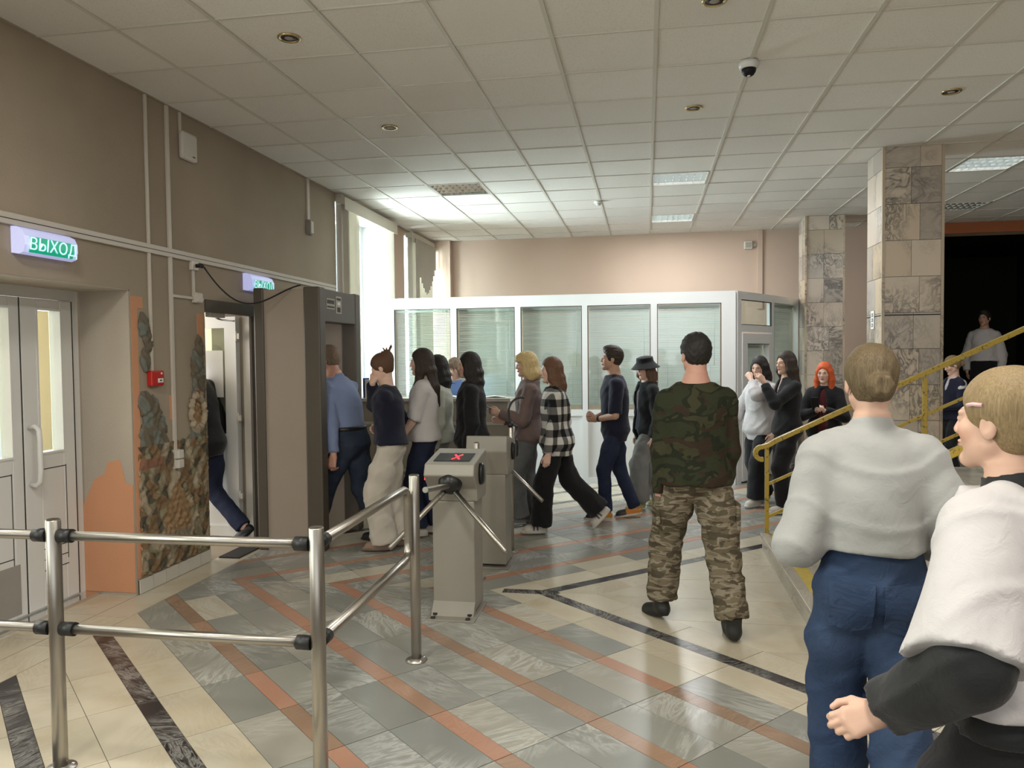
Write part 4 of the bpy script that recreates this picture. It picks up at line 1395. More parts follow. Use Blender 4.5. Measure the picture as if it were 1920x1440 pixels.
def nets(G, xs, ys, zs, smooth):
    S = G < 0
    c = np.zeros(tuple(n - 1 for n in G.shape), np.int8)
    for i in (0, 1):
        for j in (0, 1):
            for k in (0, 1):
                c += S[i:G.shape[0] - 1 + i, j:G.shape[1] - 1 + j, k:G.shape[2] - 1 + k]
    ids = np.argwhere((c > 0) & (c < 8))
    n = len(ids)
    num = np.full(c.shape, -1, np.int32)
    num[ids[:, 0], ids[:, 1], ids[:, 2]] = np.arange(n)
    acc, w = np.zeros((n, 3)), np.zeros(n)
    ax = (xs, ys, zs)
    for a in range(3):
        o1, o2 = [q for q in range(3) if q != a]
        for b1 in (0, 1):
            for b2 in (0, 1):
                p = ids.copy(); p[:, o1] += b1; p[:, o2] += b2
                q = p.copy(); q[:, a] += 1
                g0, g1 = G[p[:, 0], p[:, 1], p[:, 2]], G[q[:, 0], q[:, 1], q[:, 2]]
                m = (g0 < 0) != (g1 < 0)
                t = np.where(m, g0 / np.where(m, g0 - g1, 1), 0)
                pt = np.stack([ax[i][p[:, i]] for i in range(3)], 1)
                pt[:, a] += t * (ax[a][np.minimum(q[:, a], len(ax[a]) - 1)] - ax[a][p[:, a]])
                acc += pt * m[:, None]; w += m
    V = acc / w[:, None]
    F = []
    for a in range(3):
        o1, o2 = (a + 1) % 3, (a + 2) % 3
        s0 = [slice(None)] * 3; s1 = [slice(None)] * 3
        s0[a], s1[a] = slice(0, -1), slice(1, None)
        d = S[tuple(s0)] != S[tuple(s1)]
        e = np.argwhere(d)
        e = e[(e[:, o1] > 0) & (e[:, o2] > 0) & (e[:, o1] < G.shape[o1] - 1) & (e[:, o2] < G.shape[o2] - 1)]
        ins = S[e[:, 0], e[:, 1], e[:, 2]]
        q = []
        for d1, d2 in ((-1, -1), (0, -1), (0, 0), (-1, 0)):
            r = e.copy(); r[:, o1] += d1; r[:, o2] += d2
            q.append(num[r[:, 0], r[:, 1], r[:, 2]])
        q = np.stack(q, 1)
        q[~ins] = q[~ins][:, ::-1]
        F.append(q)
    F = np.concatenate(F)
    F = F[(F >= 0).all(1)]
    for _ in range(smooth):
        s_, k_ = np.zeros_like(V), np.zeros(len(V))
        for i in range(4):
            a_, b_ = F[:, i], F[:, (i + 1) % 4]
            for j in range(3):
                s_[:, j] += np.bincount(a_, V[b_, j], len(V)) + np.bincount(b_, V[a_, j], len(V))
            k_ += np.bincount(a_, minlength=len(V)) + np.bincount(b_, minlength=len(V))
        V = V * 0.6 + 0.4 * s_ / np.maximum(k_, 1)[:, None]
    return V, F


def np_object(name, V, F, mat, parent=None, colors=None):
    me = bpy.data.meshes.new(name)
    me.vertices.add(len(V)); me.vertices.foreach_set('co', np.asarray(V, np.float32).ravel())
    me.loops.add(len(F) * 4); me.loops.foreach_set('vertex_index', np.asarray(F, np.int32).ravel())
    me.polygons.add(len(F)); me.polygons.foreach_set('loop_start', np.arange(0, len(F) * 4, 4, dtype=np.int32))
    me.polygons.foreach_set('use_smooth', np.ones(len(F), bool))
    me.update(calc_edges=True)
    me.validate()
    me.materials.append(mat)
    if colors is not None:
        at = me.color_attributes.new('Col', 'FLOAT_COLOR', 'POINT')
        at.data.foreach_set('color', np.concatenate([colors, np.ones((len(V), 1))], 1).astype(np.float32).ravel())
    return link(bpy.data.objects.new(name, me), parent)


# ------------------------------------------------------------------ materials of people
def skin_mat():
    t = NT('skin')
    a = t.n('ShaderNodeAttribute', attribute_name='Col').outputs['Color']
    v = t.obj()
    col = t.mix(t.math('MULTIPLY', t.noise(v, 35.0, 3.0).outputs[0], 0.25), a, c4((1.08, 0.9, 0.86)), 'MULTIPLY')
    t.bump(t.noise(v, 220.0, 2.0).outputs[0], 0.08, 0.002)
    return t.out(col, 0.52, 0.0, 0.4, Subsurface_Weight=0.08, Subsurface_Radius=(0.01, 0.004, 0.002))


def attr_mat(name, rough):
    t = NT(name)
    a = t.n('ShaderNodeAttribute', attribute_name='Col').outputs['Color']
    col = t.mix(t.math('MULTIPLY', t.noise(t.obj(), 60.0, 3.0).outputs[0], 0.4), a, c4((0.75, 0.75, 0.75)), 'MULTIPLY')
    return t.out(col, rough, 0.0, 0.4)


M['skin'] = skin_mat()
M['shoe'] = attr_mat('shoe_leather', 0.5)
M['painted'] = attr_mat('painted_stucco', 0.8)


def cloth(name, color, var=0.18, weave=420.0, bump=0.35, rough=0.85, fold=9.0):
    t = NT(name)
    v = t.obj()
    n1 = t.noise(v, fold, 4.0, 0.6, 0.5).outputs[0]
    col = t.mix(n1, c4(color, 1 - var), c4(color, 1 + var))
    h = t.math('ADD', t.math('MULTIPLY', t.noise(v, weave, 1.0).outputs[0], 0.12), t.noise(v, 16.0, 4.0, 0.55, 1.2).outputs[0])
    t.bump(h, bump, 0.012)
    return t.out(col, rough, 0.0, 0.25, Sheen_Weight=0.12)


def denim(name, color):
    t = NT(name)
    v = t.obj()
    fade = t.ramp(t.noise(v, 5.0, 3.0).outputs[0], [(0.35, (0, 0, 0)), (0.75, (1, 1, 1))])
    col = t.mix(t.math('MULTIPLY', fade, 0.5), c4(color), c4((color[0] * 1.9 + 0.02, color[1] * 1.8 + 0.02, color[2] * 1.6 + 0.02)))
    tw = t.n('ShaderNodeTexWave', {'Vector': v, 'Scale': 160.0, 'Distortion': 1.0}, bands_direction='DIAGONAL').outputs[1]
    col = t.mix(t.math('MULTIPLY', tw, 0.18), col, c4((0.75, 0.8, 0.9)), 'MULTIPLY')
    t.bump(t.noise(v, 18.0, 4.0, 0.6, 1.5).outputs[0], 0.5, 0.012)
    return t.out(col, 0.85, 0.0, 0.25)


def camo(name, cols, scale, stretch):
    t = NT(name)
    v = t.n('ShaderNodeMapping', {'Vector': t.obj(), 'Scale': stretch}).outputs[0]
    n1 = t.noise(v, scale, 1.5, 0.5, 0.5).outputs[0]
    v2 = t.n('ShaderNodeMapping', {'Vector': v, 'Location': (3.1, 7.7, 1.3)}).outputs[0]
    n2 = t.noise(v2, scale * 1.2, 1.5, 0.5, 0.5).outputs[0]
    a = t.ramp(n1, [(0.0, cols[0]), (0.46, cols[1]), (0.56, cols[2])], 'CONSTANT')
    m = t.ramp(n2, [(0.0, (0, 0, 0)), (0.56, (1, 1, 1))], 'CONSTANT')
    col = t.mix(m, a, c4(cols[3]))
    t.bump(t.noise(t.obj(), 17.0, 4.0, 0.6, 1.5).outputs[0], 0.6, 0.014)
    return t.out(col, 0.9, 0.0, 0.2)


def plaid(name):
    t = NT(name)
    v = t.obj()
    sp = t.n('ShaderNodeSeparateXYZ', {0: v})
    ang = t.math('ADD', sp.outputs[0], t.math('MULTIPLY', sp.outputs[1], 1.0))
    u = t.math('PINGPONG', t.math('MULTIPLY', ang, 15.0), 1.0)
    w = t.math('PINGPONG', t.math('MULTIPLY', sp.outputs[2], 15.0), 1.0)
    a = t.math('GREATER_THAN', u, 0.5)
    b = t.math('GREATER_THAN', w, 0.5)
    col = t.ramp(t.math('MULTIPLY', t.math('ADD', a, b), 0.5), [(0.0, (0.012, 0.012, 0.013)), (0.3, (0.13, 0.125, 0.12)), (0.75, (0.62, 0.60, 0.56))], 'CONSTANT')
    t.bump(t.noise(v, 18.0, 4.0).outputs[0], 0.4, 0.01)
    return t.out(col, 0.85, 0.0, 0.2)


def hair_mat(name, color, hi):
    t = NT(name)
    v = t.obj()
    mp = t.n('ShaderNodeMapping', {'Vector': v, 'Scale': (150, 150, 8)}).outputs[0]
    st = t.noise(mp, 2.0, 4.0, 0.6, 0.6).outputs[0]
    col = t.mix(t.ramp(st, [(0.3, (0, 0, 0)), (0.75, (1, 1, 1))]), c4(color), c4(hi))
    t.bump(st, 0.4, 0.004)
    return t.out(col, 0.58, 0.0, 0.35)


HAIR = {
    'black': hair_mat('black_hair', (0.010, 0.008, 0.007), (0.030, 0.024, 0.020)),
    'dark': hair_mat('dark_brown_hair', (0.018, 0.012, 0.009), (0.060, 0.038, 0.026)),
    'brown': hair_mat('brown_hair', (0.060, 0.030, 0.016), (0.17, 0.085, 0.045)),
    'auburn': hair_mat('chestnut_hair', (0.085, 0.040, 0.022), (0.20, 0.105, 0.055)),
    'blond': hair_mat('blond_hair', (0.42, 0.29, 0.11), (0.78, 0.62, 0.33)),
    'red': hair_mat('copper_red_hair', (0.42, 0.055, 0.012), (0.80, 0.16, 0.04)),
    'ash': hair_mat('ash_blond_hair', (0.065, 0.045, 0.024), (0.19, 0.135, 0.068)),
    'honey': hair_mat('honey_blond_hair', (0.17, 0.115, 0.055), (0.34, 0.245, 0.125)),
    'grey': hair_mat('greying_brown_hair', (0.13, 0.085, 0.055), (0.32, 0.23, 0.16)),
}


def folds(a, seed=0.0, f=1.0):
    def fn(x, y, z):
        p = 26 * f * z + 5 * np.sin(9 * f * x + seed) + 4 * np.sin(8 * f * y + 2 * seed)
        q = 40 * f * (x + 0.5 * z) + 5 * np.sin(12 * f * y + seed) + 3 * np.sin(15 * f * z)
        r = 19 * f * (y - 0.6 * z) + 4 * np.sin(10 * f * x + 1.3 * seed)
        w = 33 * f * (z + 0.45 * y) + 7 * np.sin(6 * f * y + seed) + 5 * np.sin(7 * f * x)
        return a * (0.45 * np.sin(p) + 0.28 * np.sin(q) + 0.4 * np.sin(r) - 0.75 * np.maximum(0, 1 - 2.6 * np.abs(np.sin(w * 0.5))))
    return fn


# ------------------------------------------------------------------ people
def ik(a, b, l1, l2, hint):
    a, b, hint = map(lambda q: np.array(q, float), (a, b, hint))
    d = b - a
    L = np.linalg.norm(d)
    m = (l1 + l2) * 0.998
    if L > m:
        b = a + d / L * m
        d = b - a; L = m
    t = (l1 * l1 - l2 * l2 + L * L) / (2 * L)
    hgt = math.sqrt(max(l1 * l1 - t * t, 0))
    u = d / L
    n = hint - u * (hint @ u)
    n = n / max(np.linalg.norm(n), 1e-6)
    return a + u * t + n * hgt, b


def nrm(v):
    v = np.array(v, float)
    return v / np.linalg.norm(v)


def rotm(yaw, pitch, roll=0.0):
    """head axes: columns forward, left, up"""
    m = Matrix.Rotation(yaw, 3, 'Z') @ Matrix.Rotation(-pitch, 3, 'Y') @ Matrix.Rotation(roll, 3, 'X')
    return np.array(m)


def hand(S, W, d, t, side, s, curl=0.5, spread=0.0):
    """hand at the wrist W; d fingers' direction, t thumb side"""
    d = nrm(d)
    t = nrm(np.array(t, float) - d * np.dot(t, d))
    n = np.cross(d, t) if side > 0 else np.cross(t, d)
    k = 0.008
    K = []
    for i, (o, L) in enumerate(((0.029, 0.070), (0.010, 0.079), (-0.010, 0.073), (-0.028, 0.058))):
        base = W + d * 0.012 * s + t * o * 0.55 * s
        kn = W + d * (0.088 - 0.006 * abs(i - 1.2)) * s + t * o * s * 0.95
        S.rc(base, kn, 0.0150 * s, 0.0118 * s, 0.014)
        a1 = curl * (0.75 + 0.12 * i)
        d1 = d * math.cos(a1) + n * math.sin(a1)
        m_ = kn + d1 * L * 0.52 * s
        a2 = a1 + curl * 1.05
        d2 = d * math.cos(a2) + n * math.sin(a2)
        e = m_ + d2 * L * 0.32 * s
        a3 = a2 + curl * 0.6
        d3 = d * math.cos(a3) + n * math.sin(a3)
        S.chain([kn, m_, e, e + d3 * L * 0.2 * s], [0.0096 * s, 0.0088 * s, 0.0082 * s, 0.0072 * s], 0.004)
    b = W + d * 0.022 * s + t * 0.020 * s
    m1 = b + d * 0.030 * s + t * 0.026 * s + n * 0.012 * s
    m2 = m1 + d * 0.030 * s + t * 0.004 * s + n * 0.012 * s
    S.rc(b, m1, 0.0150 * s, 0.0110 * s, 0.012)
    S.chain([m1, m2, m2 + d * 0.018 * s - t * 0.004 * s + n * 0.004 * s], [0.0108 * s, 0.0095 * s, 0.0078 * s], 0.004)


TORSO_F = [(.475, .040, .066), (.50, .064, .095), (.54, .062, .098), (.62, .050, .074), (.66, .054, .077), (.73, .066, .086), (.77, .058, .088), (.80, .047, .080), (.825, .038, .058), (.845, .031, .039), (.868, .027, .029)]
TORSO_M = [(.475, .042, .068), (.50, .064, .094), (.54, .062, .094), (.61, .058, .086), (.66, .062, .092), (.73, .069, .100), (.77, .062, .102), (.80, .051, .092), (.825, .042, .068), (.845, .036, .046), (.868, .031, .034)]
SHADE = {'light': (0.62, 0.40, 0.30), 'fair': (0.70, 0.48, 0.38), 'tan': (0.50, 0.30, 0.21), 'ruddy': (0.58, 0.32, 0.24)}


def person(label, pos, face, h=1.66, male=False, skin='light', lean=0.0, head=(0, 0), legs='stand', arms=(None, None), hair=None, top=None, bottom=None, shoes=None,
           detail=1.0, crouch=0.0, extra=None, brow=(0.05, 0.03, 0.02), build=1.0, group='people in the entrance hall', twist=0.0, sit=False, hands=(0.55, 0.55)):
    if legs == 'stand':
        legs = ((0.02, 0.075, 0.085, 0, 8), (-0.03, -0.075, 0.085, 0, -8))
    if not sit:
        # the hips sink just enough for the longer stride; the crown stays at h
        reach = min(math.sqrt(max((0.486 * h) ** 2 - (l[0] * h / 1.7) ** 2 - (abs(l[1]) * h / 1.7 - 0.054 * h) ** 2, 0.01)) + l[2] for l in legs)
        dl = max(0.0, 0.528 * h - reach)
        crouch += dl
        h += dl
    s = h / 1.70
    lv = TORSO_M if male else TORSO_F
    ln = math.sin(lean)
    hz = 0.53 * h - crouch

    def cf(z):
        return ln * max(0.0, z - 0.52 * h)
    base = [(z * h - crouch, cf(z * h), 0.0, rf * h * build, rl * h * build) for z, rf, rl in lv]
    shw = (0.102 if male else 0.087) * h * build ** 0.5
    sz = 0.786 * h - crouch
    ct, stw = math.cos(twist), math.sin(twist)
    SH = {1: np.array([cf(sz + crouch) - 0.005 - shw * stw, shw * ct, sz]), -1: np.array([cf(sz + crouch) - 0.005 + shw * stw, -shw * ct, sz])}
    HP = {1: np.array([0.0, 0.054 * h, 0.528 * h - crouch]), -1: np.array([0.0, -0.054 * h, 0.528 * h - crouch])}
    hs = 0.915 * (0.35 + 0.65 * s)
    hR = rotm(math.radians(head[0]), math.radians(head[1]))
    hc = np.array([cf(0.93 * h) + 0.022 * s + (0.02 * math.sin(math.radians(-head[1]))), 0, h - 0.126 * hs - crouch - 0.02 * (lean > 0.2)])

    def HD(f, l, u):
        return hc + hR @ (np.array([f, l, u]) * hs)
    # legs
    LEG = {}
    for sd, (af, al, az, pitch, yaw) in zip((1, -1), legs):
        ank = np.array([af * s, al * s, az])
        kn, ank = ik(HP[sd], ank, 0.245 * h, 0.243 * h, (1, 0.08 * sd, 0.0 if not sit else 0.8))
        LEG[sd] = (HP[sd], kn, ank, math.radians(pitch), math.radians(yaw))
    # arms: (wrist f, l, z, hint, hand dir, thumb dir)
    ARM = {}
    for sd, a in zip((1, -1), arms):
        if a is None:
            a = dict(w=(0.03, 0.215 * sd, 0.47), hint=(-0.5, 0.6 * sd, 0), d=(0.12, -0.05 * sd, -1), t=(1, 0, 0.1))
        w = np.array(a['w'], float) * np.array([s, s, h]) - np.array([0, 0, crouch])
        el, w = ik(SH[sd], w, 0.178 * h, 0.150 * h, a.get('hint', (-0.6, 0.5 * sd, 0)))
        ARM[sd] = (SH[sd], el, w, a.get('d', nrm(w - el)), a.get('t', (1, 0, 0.2)))

    B = SDF()
    B.loft(base, 0.03)
    for sd in (1, -1):
        hp, kn, an, pt, yw = LEG[sd]
        B.rc(hp, kn, 0.043 * h * build, 0.032 * h, 0.03).rc(kn, an, 0.033 * h, 0.022 * h, 0.02)
        B.rc(kn * 0.65 + an * 0.35 + np.array([-0.012, 0, 0]), kn * 0.4 + an * 0.6, 0.0295 * h, 0.023 * h, 0.02)
        fd = np.array([math.cos(yw) * math.cos(pt), math.sin(yw) * math.cos(pt), -math.sin(pt)])
        B.rc(an + np.array([0, 0, -0.03]), an + fd * 0.12 * s + np.array([0, 0, -0.04]), 0.030 * s, 0.022 * s, 0.02)
        sh, el, wr, hd, th = ARM[sd]
        B.rc(np.array([cf(0.80 * h), 0.04 * sd * s, 0.822 * h - crouch]), sh, 0.026 * s, 0.025 * h, 0.03).rc(sh, el, 0.026 * h, 0.0215 * h, 0.02).rc(el, wr, 0.0225 * h, 0.0150 * h, 0.012)
        hand(B, wr, hd, th, sd, s * (1.04 if male else 0.94), hands[0 if sd > 0 else 1])
    nb = np.array([cf(0.83 * h), 0, 0.825 * h - crouch])
    nr = (0.056 if male else 0.047) * s
    B.rc(nb, HD(-0.022, 0, -0.06), nr * 1.12, nr, 0.03)
    # head
    B.el(HD(-0.014, 0, 0.036), np.array([0.098, 0.077, 0.090]) * hs, 0.02, 'u', hR)
    B.el(HD(0.028, 0, -0.030), np.array([0.066, 0.061, 0.085]) * hs, 0.02, 'u', hR)
    for q in (1, -1):
        B.rc(HD(0.005, 0.050 * q, -0.055), HD(0.070, 0.010 * q, -0.103), 0.022 * hs, 0.019 * hs, 0.02)
        B.el(HD(0.060, 0.040 * q, -0.022), np.array([0.024, 0.020, 0.022]) * hs, 0.02, 'u', hR)
        B.el(HD(0.098, 0.032 * q, 0.004), np.array([0.020, 0.017, 0.011]) * hs, 0.012, 's', hR)
        B.el(HD(0.079, 0.032 * q, 0.003), np.array([0.014, 0.015, 0.010]) * hs, 0.004, 'u', hR)
        B.rc(HD(0.088, 0.016 * q, 0.022), HD(0.078, 0.048 * q, 0.020), 0.007 * hs, 0.006 * hs, 0.012)
        B.el(HD(-0.006, 0.080 * q, -0.008), np.array([0.021, 0.009, 0.033]) * hs, 0.006, 'u', hR)
        B.el(HD(-0.002, 0.090 * q, -0.004), np.array([0.010, 0.006, 0.018]) * hs, 0.004, 's', hR)
        B.el(HD(0.098, 0.011 * q, -0.032), np.array([0.010, 0.008, 0.008]) * hs, 0.008, 'u', hR)
    B.rc(HD(0.090, 0, 0.014), HD(0.107, 0, -0.028), 0.008 * hs, 0.0110 * hs, 0.010)
    B.el(HD(0.0905, 0, -0.058), np.array([0.013, 0.024, 0.0055]) * hs, 0.005, 'u', hR)
    B.el(HD(0.0895, 0, -0.068), np.array([0.013, 0.021, 0.0065]) * hs, 0.005, 'u', hR)
    B.el(HD(0.078, 0, -0.103), np.array([0.018, 0.020, 0.016]) * hs, 0.012, 'u', hR)
    fh = 0.0050 * detail
    R_ = 0.15 * hs
    fine = [(hc - R_, hc + R_, fh)]
    for sd in (1, -1):
        w = ARM[sd][2] + nrm(ARM[sd][3]) * 0.09 * s
        fine.append((w - 0.10 * s, w + 0.10 * s, 0.0056 * detail))
    V, F = B.mesh(0.017, fine)
    sk = np.array(SHADE[skin])
    C = np.tile(sk, (len(V), 1))
    q = (V - hc) @ hR / hs
    f_, l_, u_ = q[:, 0], np.abs(q[:, 1]), q[:, 2]

    def paint(mask, c, a=1.0):
        m = np.clip(mask, 0, 1)[:, None] * a
        C[:] = C * (1 - m) + np.array(c) * m

    def blob(f0, l0, u0, rf, rl, ru, soft=0.4):
        d = np.sqrt(((f_ - f0) / rf) ** 2 + ((l_ - l0) / rl) ** 2 + ((u_ - u0) / ru) ** 2)
        return (1 - d) / soft
    paint(blob(0.07, 0.045, -0.035, 0.05, 0.028, 0.028, 0.8), sk * np.array([1.12, 0.78, 0.74]), 0.55)
    paint(blob(0.10, 0.0, -0.063, 0.03, 0.026, 0.0125), (0.42, 0.15, 0.13), 0.85)
    paint(blob(0.10, 0.0, -0.0628, 0.03, 0.023, 0.0028), (0.15, 0.05, 0.04), 0.8)
    paint(blob(0.086, 0.033, 0.024, 0.04, 0.020, 0.0060), brow, 0.85)
    paint(blob(0.094, 0.032, 0.0025, 0.03, 0.0145, 0.0062), (0.50, 0.45, 0.42), 0.85)
    paint(blob(0.094, 0.0315, 0.0035, 0.03, 0.0075, 0.0080), (0.035, 0.025, 0.02), 1.0)
    paint(blob(0.094, 0.032, 0.0115, 0.03, 0.019, 0.0038), (0.03, 0.02, 0.018), 0.9)
    if extra and extra.get('stubble'):
        paint(blob(0.06, 0.02, -0.085, 0.07, 0.06, 0.05, 0.6), sk * 0.55, 0.45)
    # nails
    body = np_object('person', V, F, M['skin'], None, C)
    body.location = pos
    body.rotation_euler = (0, 0, math.radians(face))
    tag(body, label, 'person', group)

    # ---------------- trousers
    if bottom:
        b = dict(thigh=0.010, knee=0.014, cuff=0.030, end=0.97, ease=0.006, fold=0.004, top=0.60, k=0.03)
        b.update(bottom)
        S = SDF()
        tz = b['top'] * h
        rows = [(z - crouch, c_, 0, rf + b['ease'], rl + b['ease']) for z, c_, rf, rl in
                [(zz, cf(zz), np.interp(zz / h, [q_[0] for q_ in lv], [q_[1] for q_ in lv]) * h * build, np.interp(zz / h, [q_[0] for q_ in lv], [q_[2] for q_ in lv]) * h * build) for zz in np.linspace(0.474 * h, tz, 8)]]
        S.loft(rows, 0.03)
        S.rc((0, 0.045 * h, 0.482 * h - crouch), (0, -0.045 * h, 0.482 * h - crouch), 0.044 * h * build, 0.044 * h * build, 0.03)
        if not sit:
            for q in (1, -1):
                S.el((-0.028 * s, 0.044 * q * s, 0.515 * h - crouch), (0.062 * s * build, 0.060 * s * build, 0.075 * s), 0.03)
        for sd in (1, -1):
            hp, kn, an, pt, yw = LEG[sd]
            e = kn + (an - kn) * b['end'] + np.array([0, 0, -0.012])
            S.rc(hp, (hp + kn) / 2, 0.043 * h * build + 0.006, 0.043 * h * build + b['thigh'], b['k'])
            S.rc((hp + kn) / 2, kn, 0.043 * h * build + b['thigh'], 0.033 * h + b['knee'], b['k'])
            S.rc(kn, e, 0.033 * h + b['knee'], 0.024 * h + b['cuff'], 0.02, flat='b')
        if b['fold']:
            S.disp(folds(b['fold'], b.get('seed', 1.0), 1.25))
        V, F = S.mesh(0.0125 * detail)
        np_object(b.get('name', 'trousers'), V, F, b['mat'], body)
        if b.get('belt'):
            S = SDF()
            z0 = 0.578 * h - crouch
            S.loft([(z0 + dz, cf(z0 + crouch), 0, np.interp(0.59, [q_[0] for q_ in lv], [q_[1] for q_ in lv]) * h * build + b['ease'] + 0.006, np.interp(0.59, [q_[0] for q_ in lv], [q_[2] for q_ in lv]) * h * build + b['ease'] + 0.006) for dz in (0.0, 0.04)], 0.0)
            V, F = S.mesh(0.010)
            np_object('belt', V, F, M['black'], body)
        if b.get('pockets'):
            for q in (1, -1):
                # a patch draped on the seat of the trousers
                zt, yc, nu, nv = 0.552 * h - crouch, 0.080 * q * s, 9, 10
                gv, gf = [], []
                for iv in range(nv):
                    for iu in range(nu):
                        uu, vv = iu / (nu - 1) - 0.5, iv / (nv - 1)
                        yy = yc + uu * 0.135 * s * (1 - 0.10 * vv)
                        zz = zt - vv * 0.150 * s - (0.5 - abs(uu)) * 0.05 * s * max(0.0, vv - 0.3)
                        m = (np.abs(V[:, 1] - yy) < 0.014) & (np.abs(V[:, 2] - zz) < 0.014)
                        xx = V[m, 0].min() if m.any() else -0.1
                        gv.append((xx - 0.0035, yy, zz))
                xs_ = np.array([g_[0] for g_ in gv]).reshape(nv, nu)
                for _ in range(2):
                    xs_[1:-1, 1:-1] = (xs_[1:-1, 1:-1] * 2 + xs_[:-2, 1:-1] + xs_[2:, 1:-1] + xs_[1:-1, :-2] + xs_[1:-1, 2:]) / 6
                gv = [(x_, g_[1], g_[2]) for x_, g_ in zip(xs_.ravel(), gv)]
                for iv in range(nv - 1):
                    for iu in range(nu - 1):
                        i0 = iv * nu + iu
                        gf.append((i0, i0 + 1, i0 + nu + 1, i0 + nu) if q > 0 else (i0, i0 + 1, i0 + nu + 1, i0 + nu))
                me = bpy.data.meshes.new('back_pocket')
                me.from_pydata(gv, [], gf)
                me.materials.append(b['mat'])
                po = link(bpy.data.objects.new('back_pocket', me), body)
                sd_ = po.modifiers.new('thickness', 'SOLIDIFY')
                sd_.thickness, sd_.offset = 0.006, 0.0
    # ---------------- top
    if top:
        for gi, t in enumerate(top if isinstance(top, (list, tuple)) else [top]):
            p = dict(ease=0.016, hem=0.50, hemflare=0.014, sleeve=1.95, shr=0.014, elr=0.014, wrr=0.014, fold=0.005, neck=0.838, name='top', k=0.016, waist=None, collar=None)
            p.update(t)
            S = SDF()
            rows = []
            for zz in np.linspace(p['hem'] * h, p['neck'] * h, 14):
                rf = np.interp(zz / h, [q_[0] for q_ in lv], [q_[1] for q_ in lv]) * h * build + p['ease']
                rl = np.interp(zz / h, [q_[0] for q_ in lv], [q_[2] for q_ in lv]) * h * build + p['ease']
                u = np.clip((0.74 - zz / h) / max(0.74 - p['hem'], 1e-3), 0, 1)
                if p['waist'] is not None and zz / h < 0.72:
                    rf = max(rf, p['waist'][0] * h); rl = max(rl, p['waist'][1] * h)
                rf += p['hemflare'] * u; rl += p['hemflare'] * u
                if zz / h > 0.825:
                    rf -= 0.006; rl -= 0.006
                rows.append((zz - crouch, cf(zz), 0, rf, rl))
            S.loft(rows, 0.03)
            for sd in (1, -1):
                sh, el, wr, hd, th = ARM[sd]
                S.rc(np.array([cf(0.80 * h), 0.045 * sd * s, 0.822 * h - crouch]), sh + np.array([0, 0.002 * sd, -0.004]), 0.030 * s + p['ease'] * 0.6, 0.024 * h + p['shr'] * 0.8, 0.03)
                T = p['sleeve'] if not isinstance(p['sleeve'], tuple) else p['sleeve'][0 if sd > 0 else 1]
                if T <= 1:
                    e = sh + (el - sh) * T
                    S.rc(sh, e, 0.026 * h + p['shr'], (0.029 - 0.004 * T) * h + p['elr'], p['k'], flat='b')
                else:
                    e = el + (wr - el) * (T - 1)
                    S.rc(sh, el, 0.026 * h + p['shr'], 0.0235 * h + p['elr'], p['k'])
                    S.rc(el, e, 0.0245 * h + p['elr'], (0.0245 - 0.008 * (T - 1)) * h + p['wrr'], 0.015, flat='b')
                    if p.get('cuffband'):
                        u_ = nrm(wr - el)
                        S.rc(e - u_ * 0.05, e, 0.018 * h + 0.007, 0.018 * h + 0.004, 0.004, flat='b')
            if p['fold']:
                S.disp(folds(p['fold'], p.get('seed', 2.0 + gi), p.get('ffreq', 1.0)))
            if p['collar'] == 'stand':
                S.rc(nb + np.array([-0.006, 0, 0.015]), nb + np.array([0.004, 0, 0.060 * s]), nr + 0.022, nr + 0.017, 0.012, flat='b')
            elif p['collar'] == 'hood':
                S.el(nb + np.array([-0.055 * s, 0, 0.005]), (0.060 * s, 0.098 * s, 0.050 * s), 0.03)
                S.rc(nb + np.array([-0.01, 0.055 * s, 0.02]), nb + np.array([0.055, 0.03 * s, -0.04]), 0.026, 0.018, 0.02)
                S.rc(nb + np.array([-0.01, -0.055 * s, 0.02]), nb + np.array([0.055, -0.03 * s, -0.04]), 0.026, 0.018, 0.02)
            elif p['collar'] == 'shirt':
                S.rc(nb + np.array([-0.006, 0, 0.010]), nb + np.array([0.006, 0, 0.042 * s]), nr + 0.020, nr + 0.014, 0.012, flat='b')
            elif p['collar'] == 'crew':
                S.rc(nb + np.array([0, 0, 0.0]), nb + np.array([0.002, 0, 0.022 * s]), nr + 0.017, nr + 0.010, 0.008, flat='b')
            if p.get('vneck'):
                S.el(nb + np.array([0.10, 0, -0.05]), (0.07, 0.030, 0.10), 0.01, 's')
            if p.get('open'):
                S.el((0.14, 0.0, 0.62 * h - crouch), (0.12, p['open'], 0.24 * h), 0.015, 's')
            V, F = S.mesh(p.get('res', 0.0125) * detail)
            np_object(p['name'], V, F, p['mat'], body)
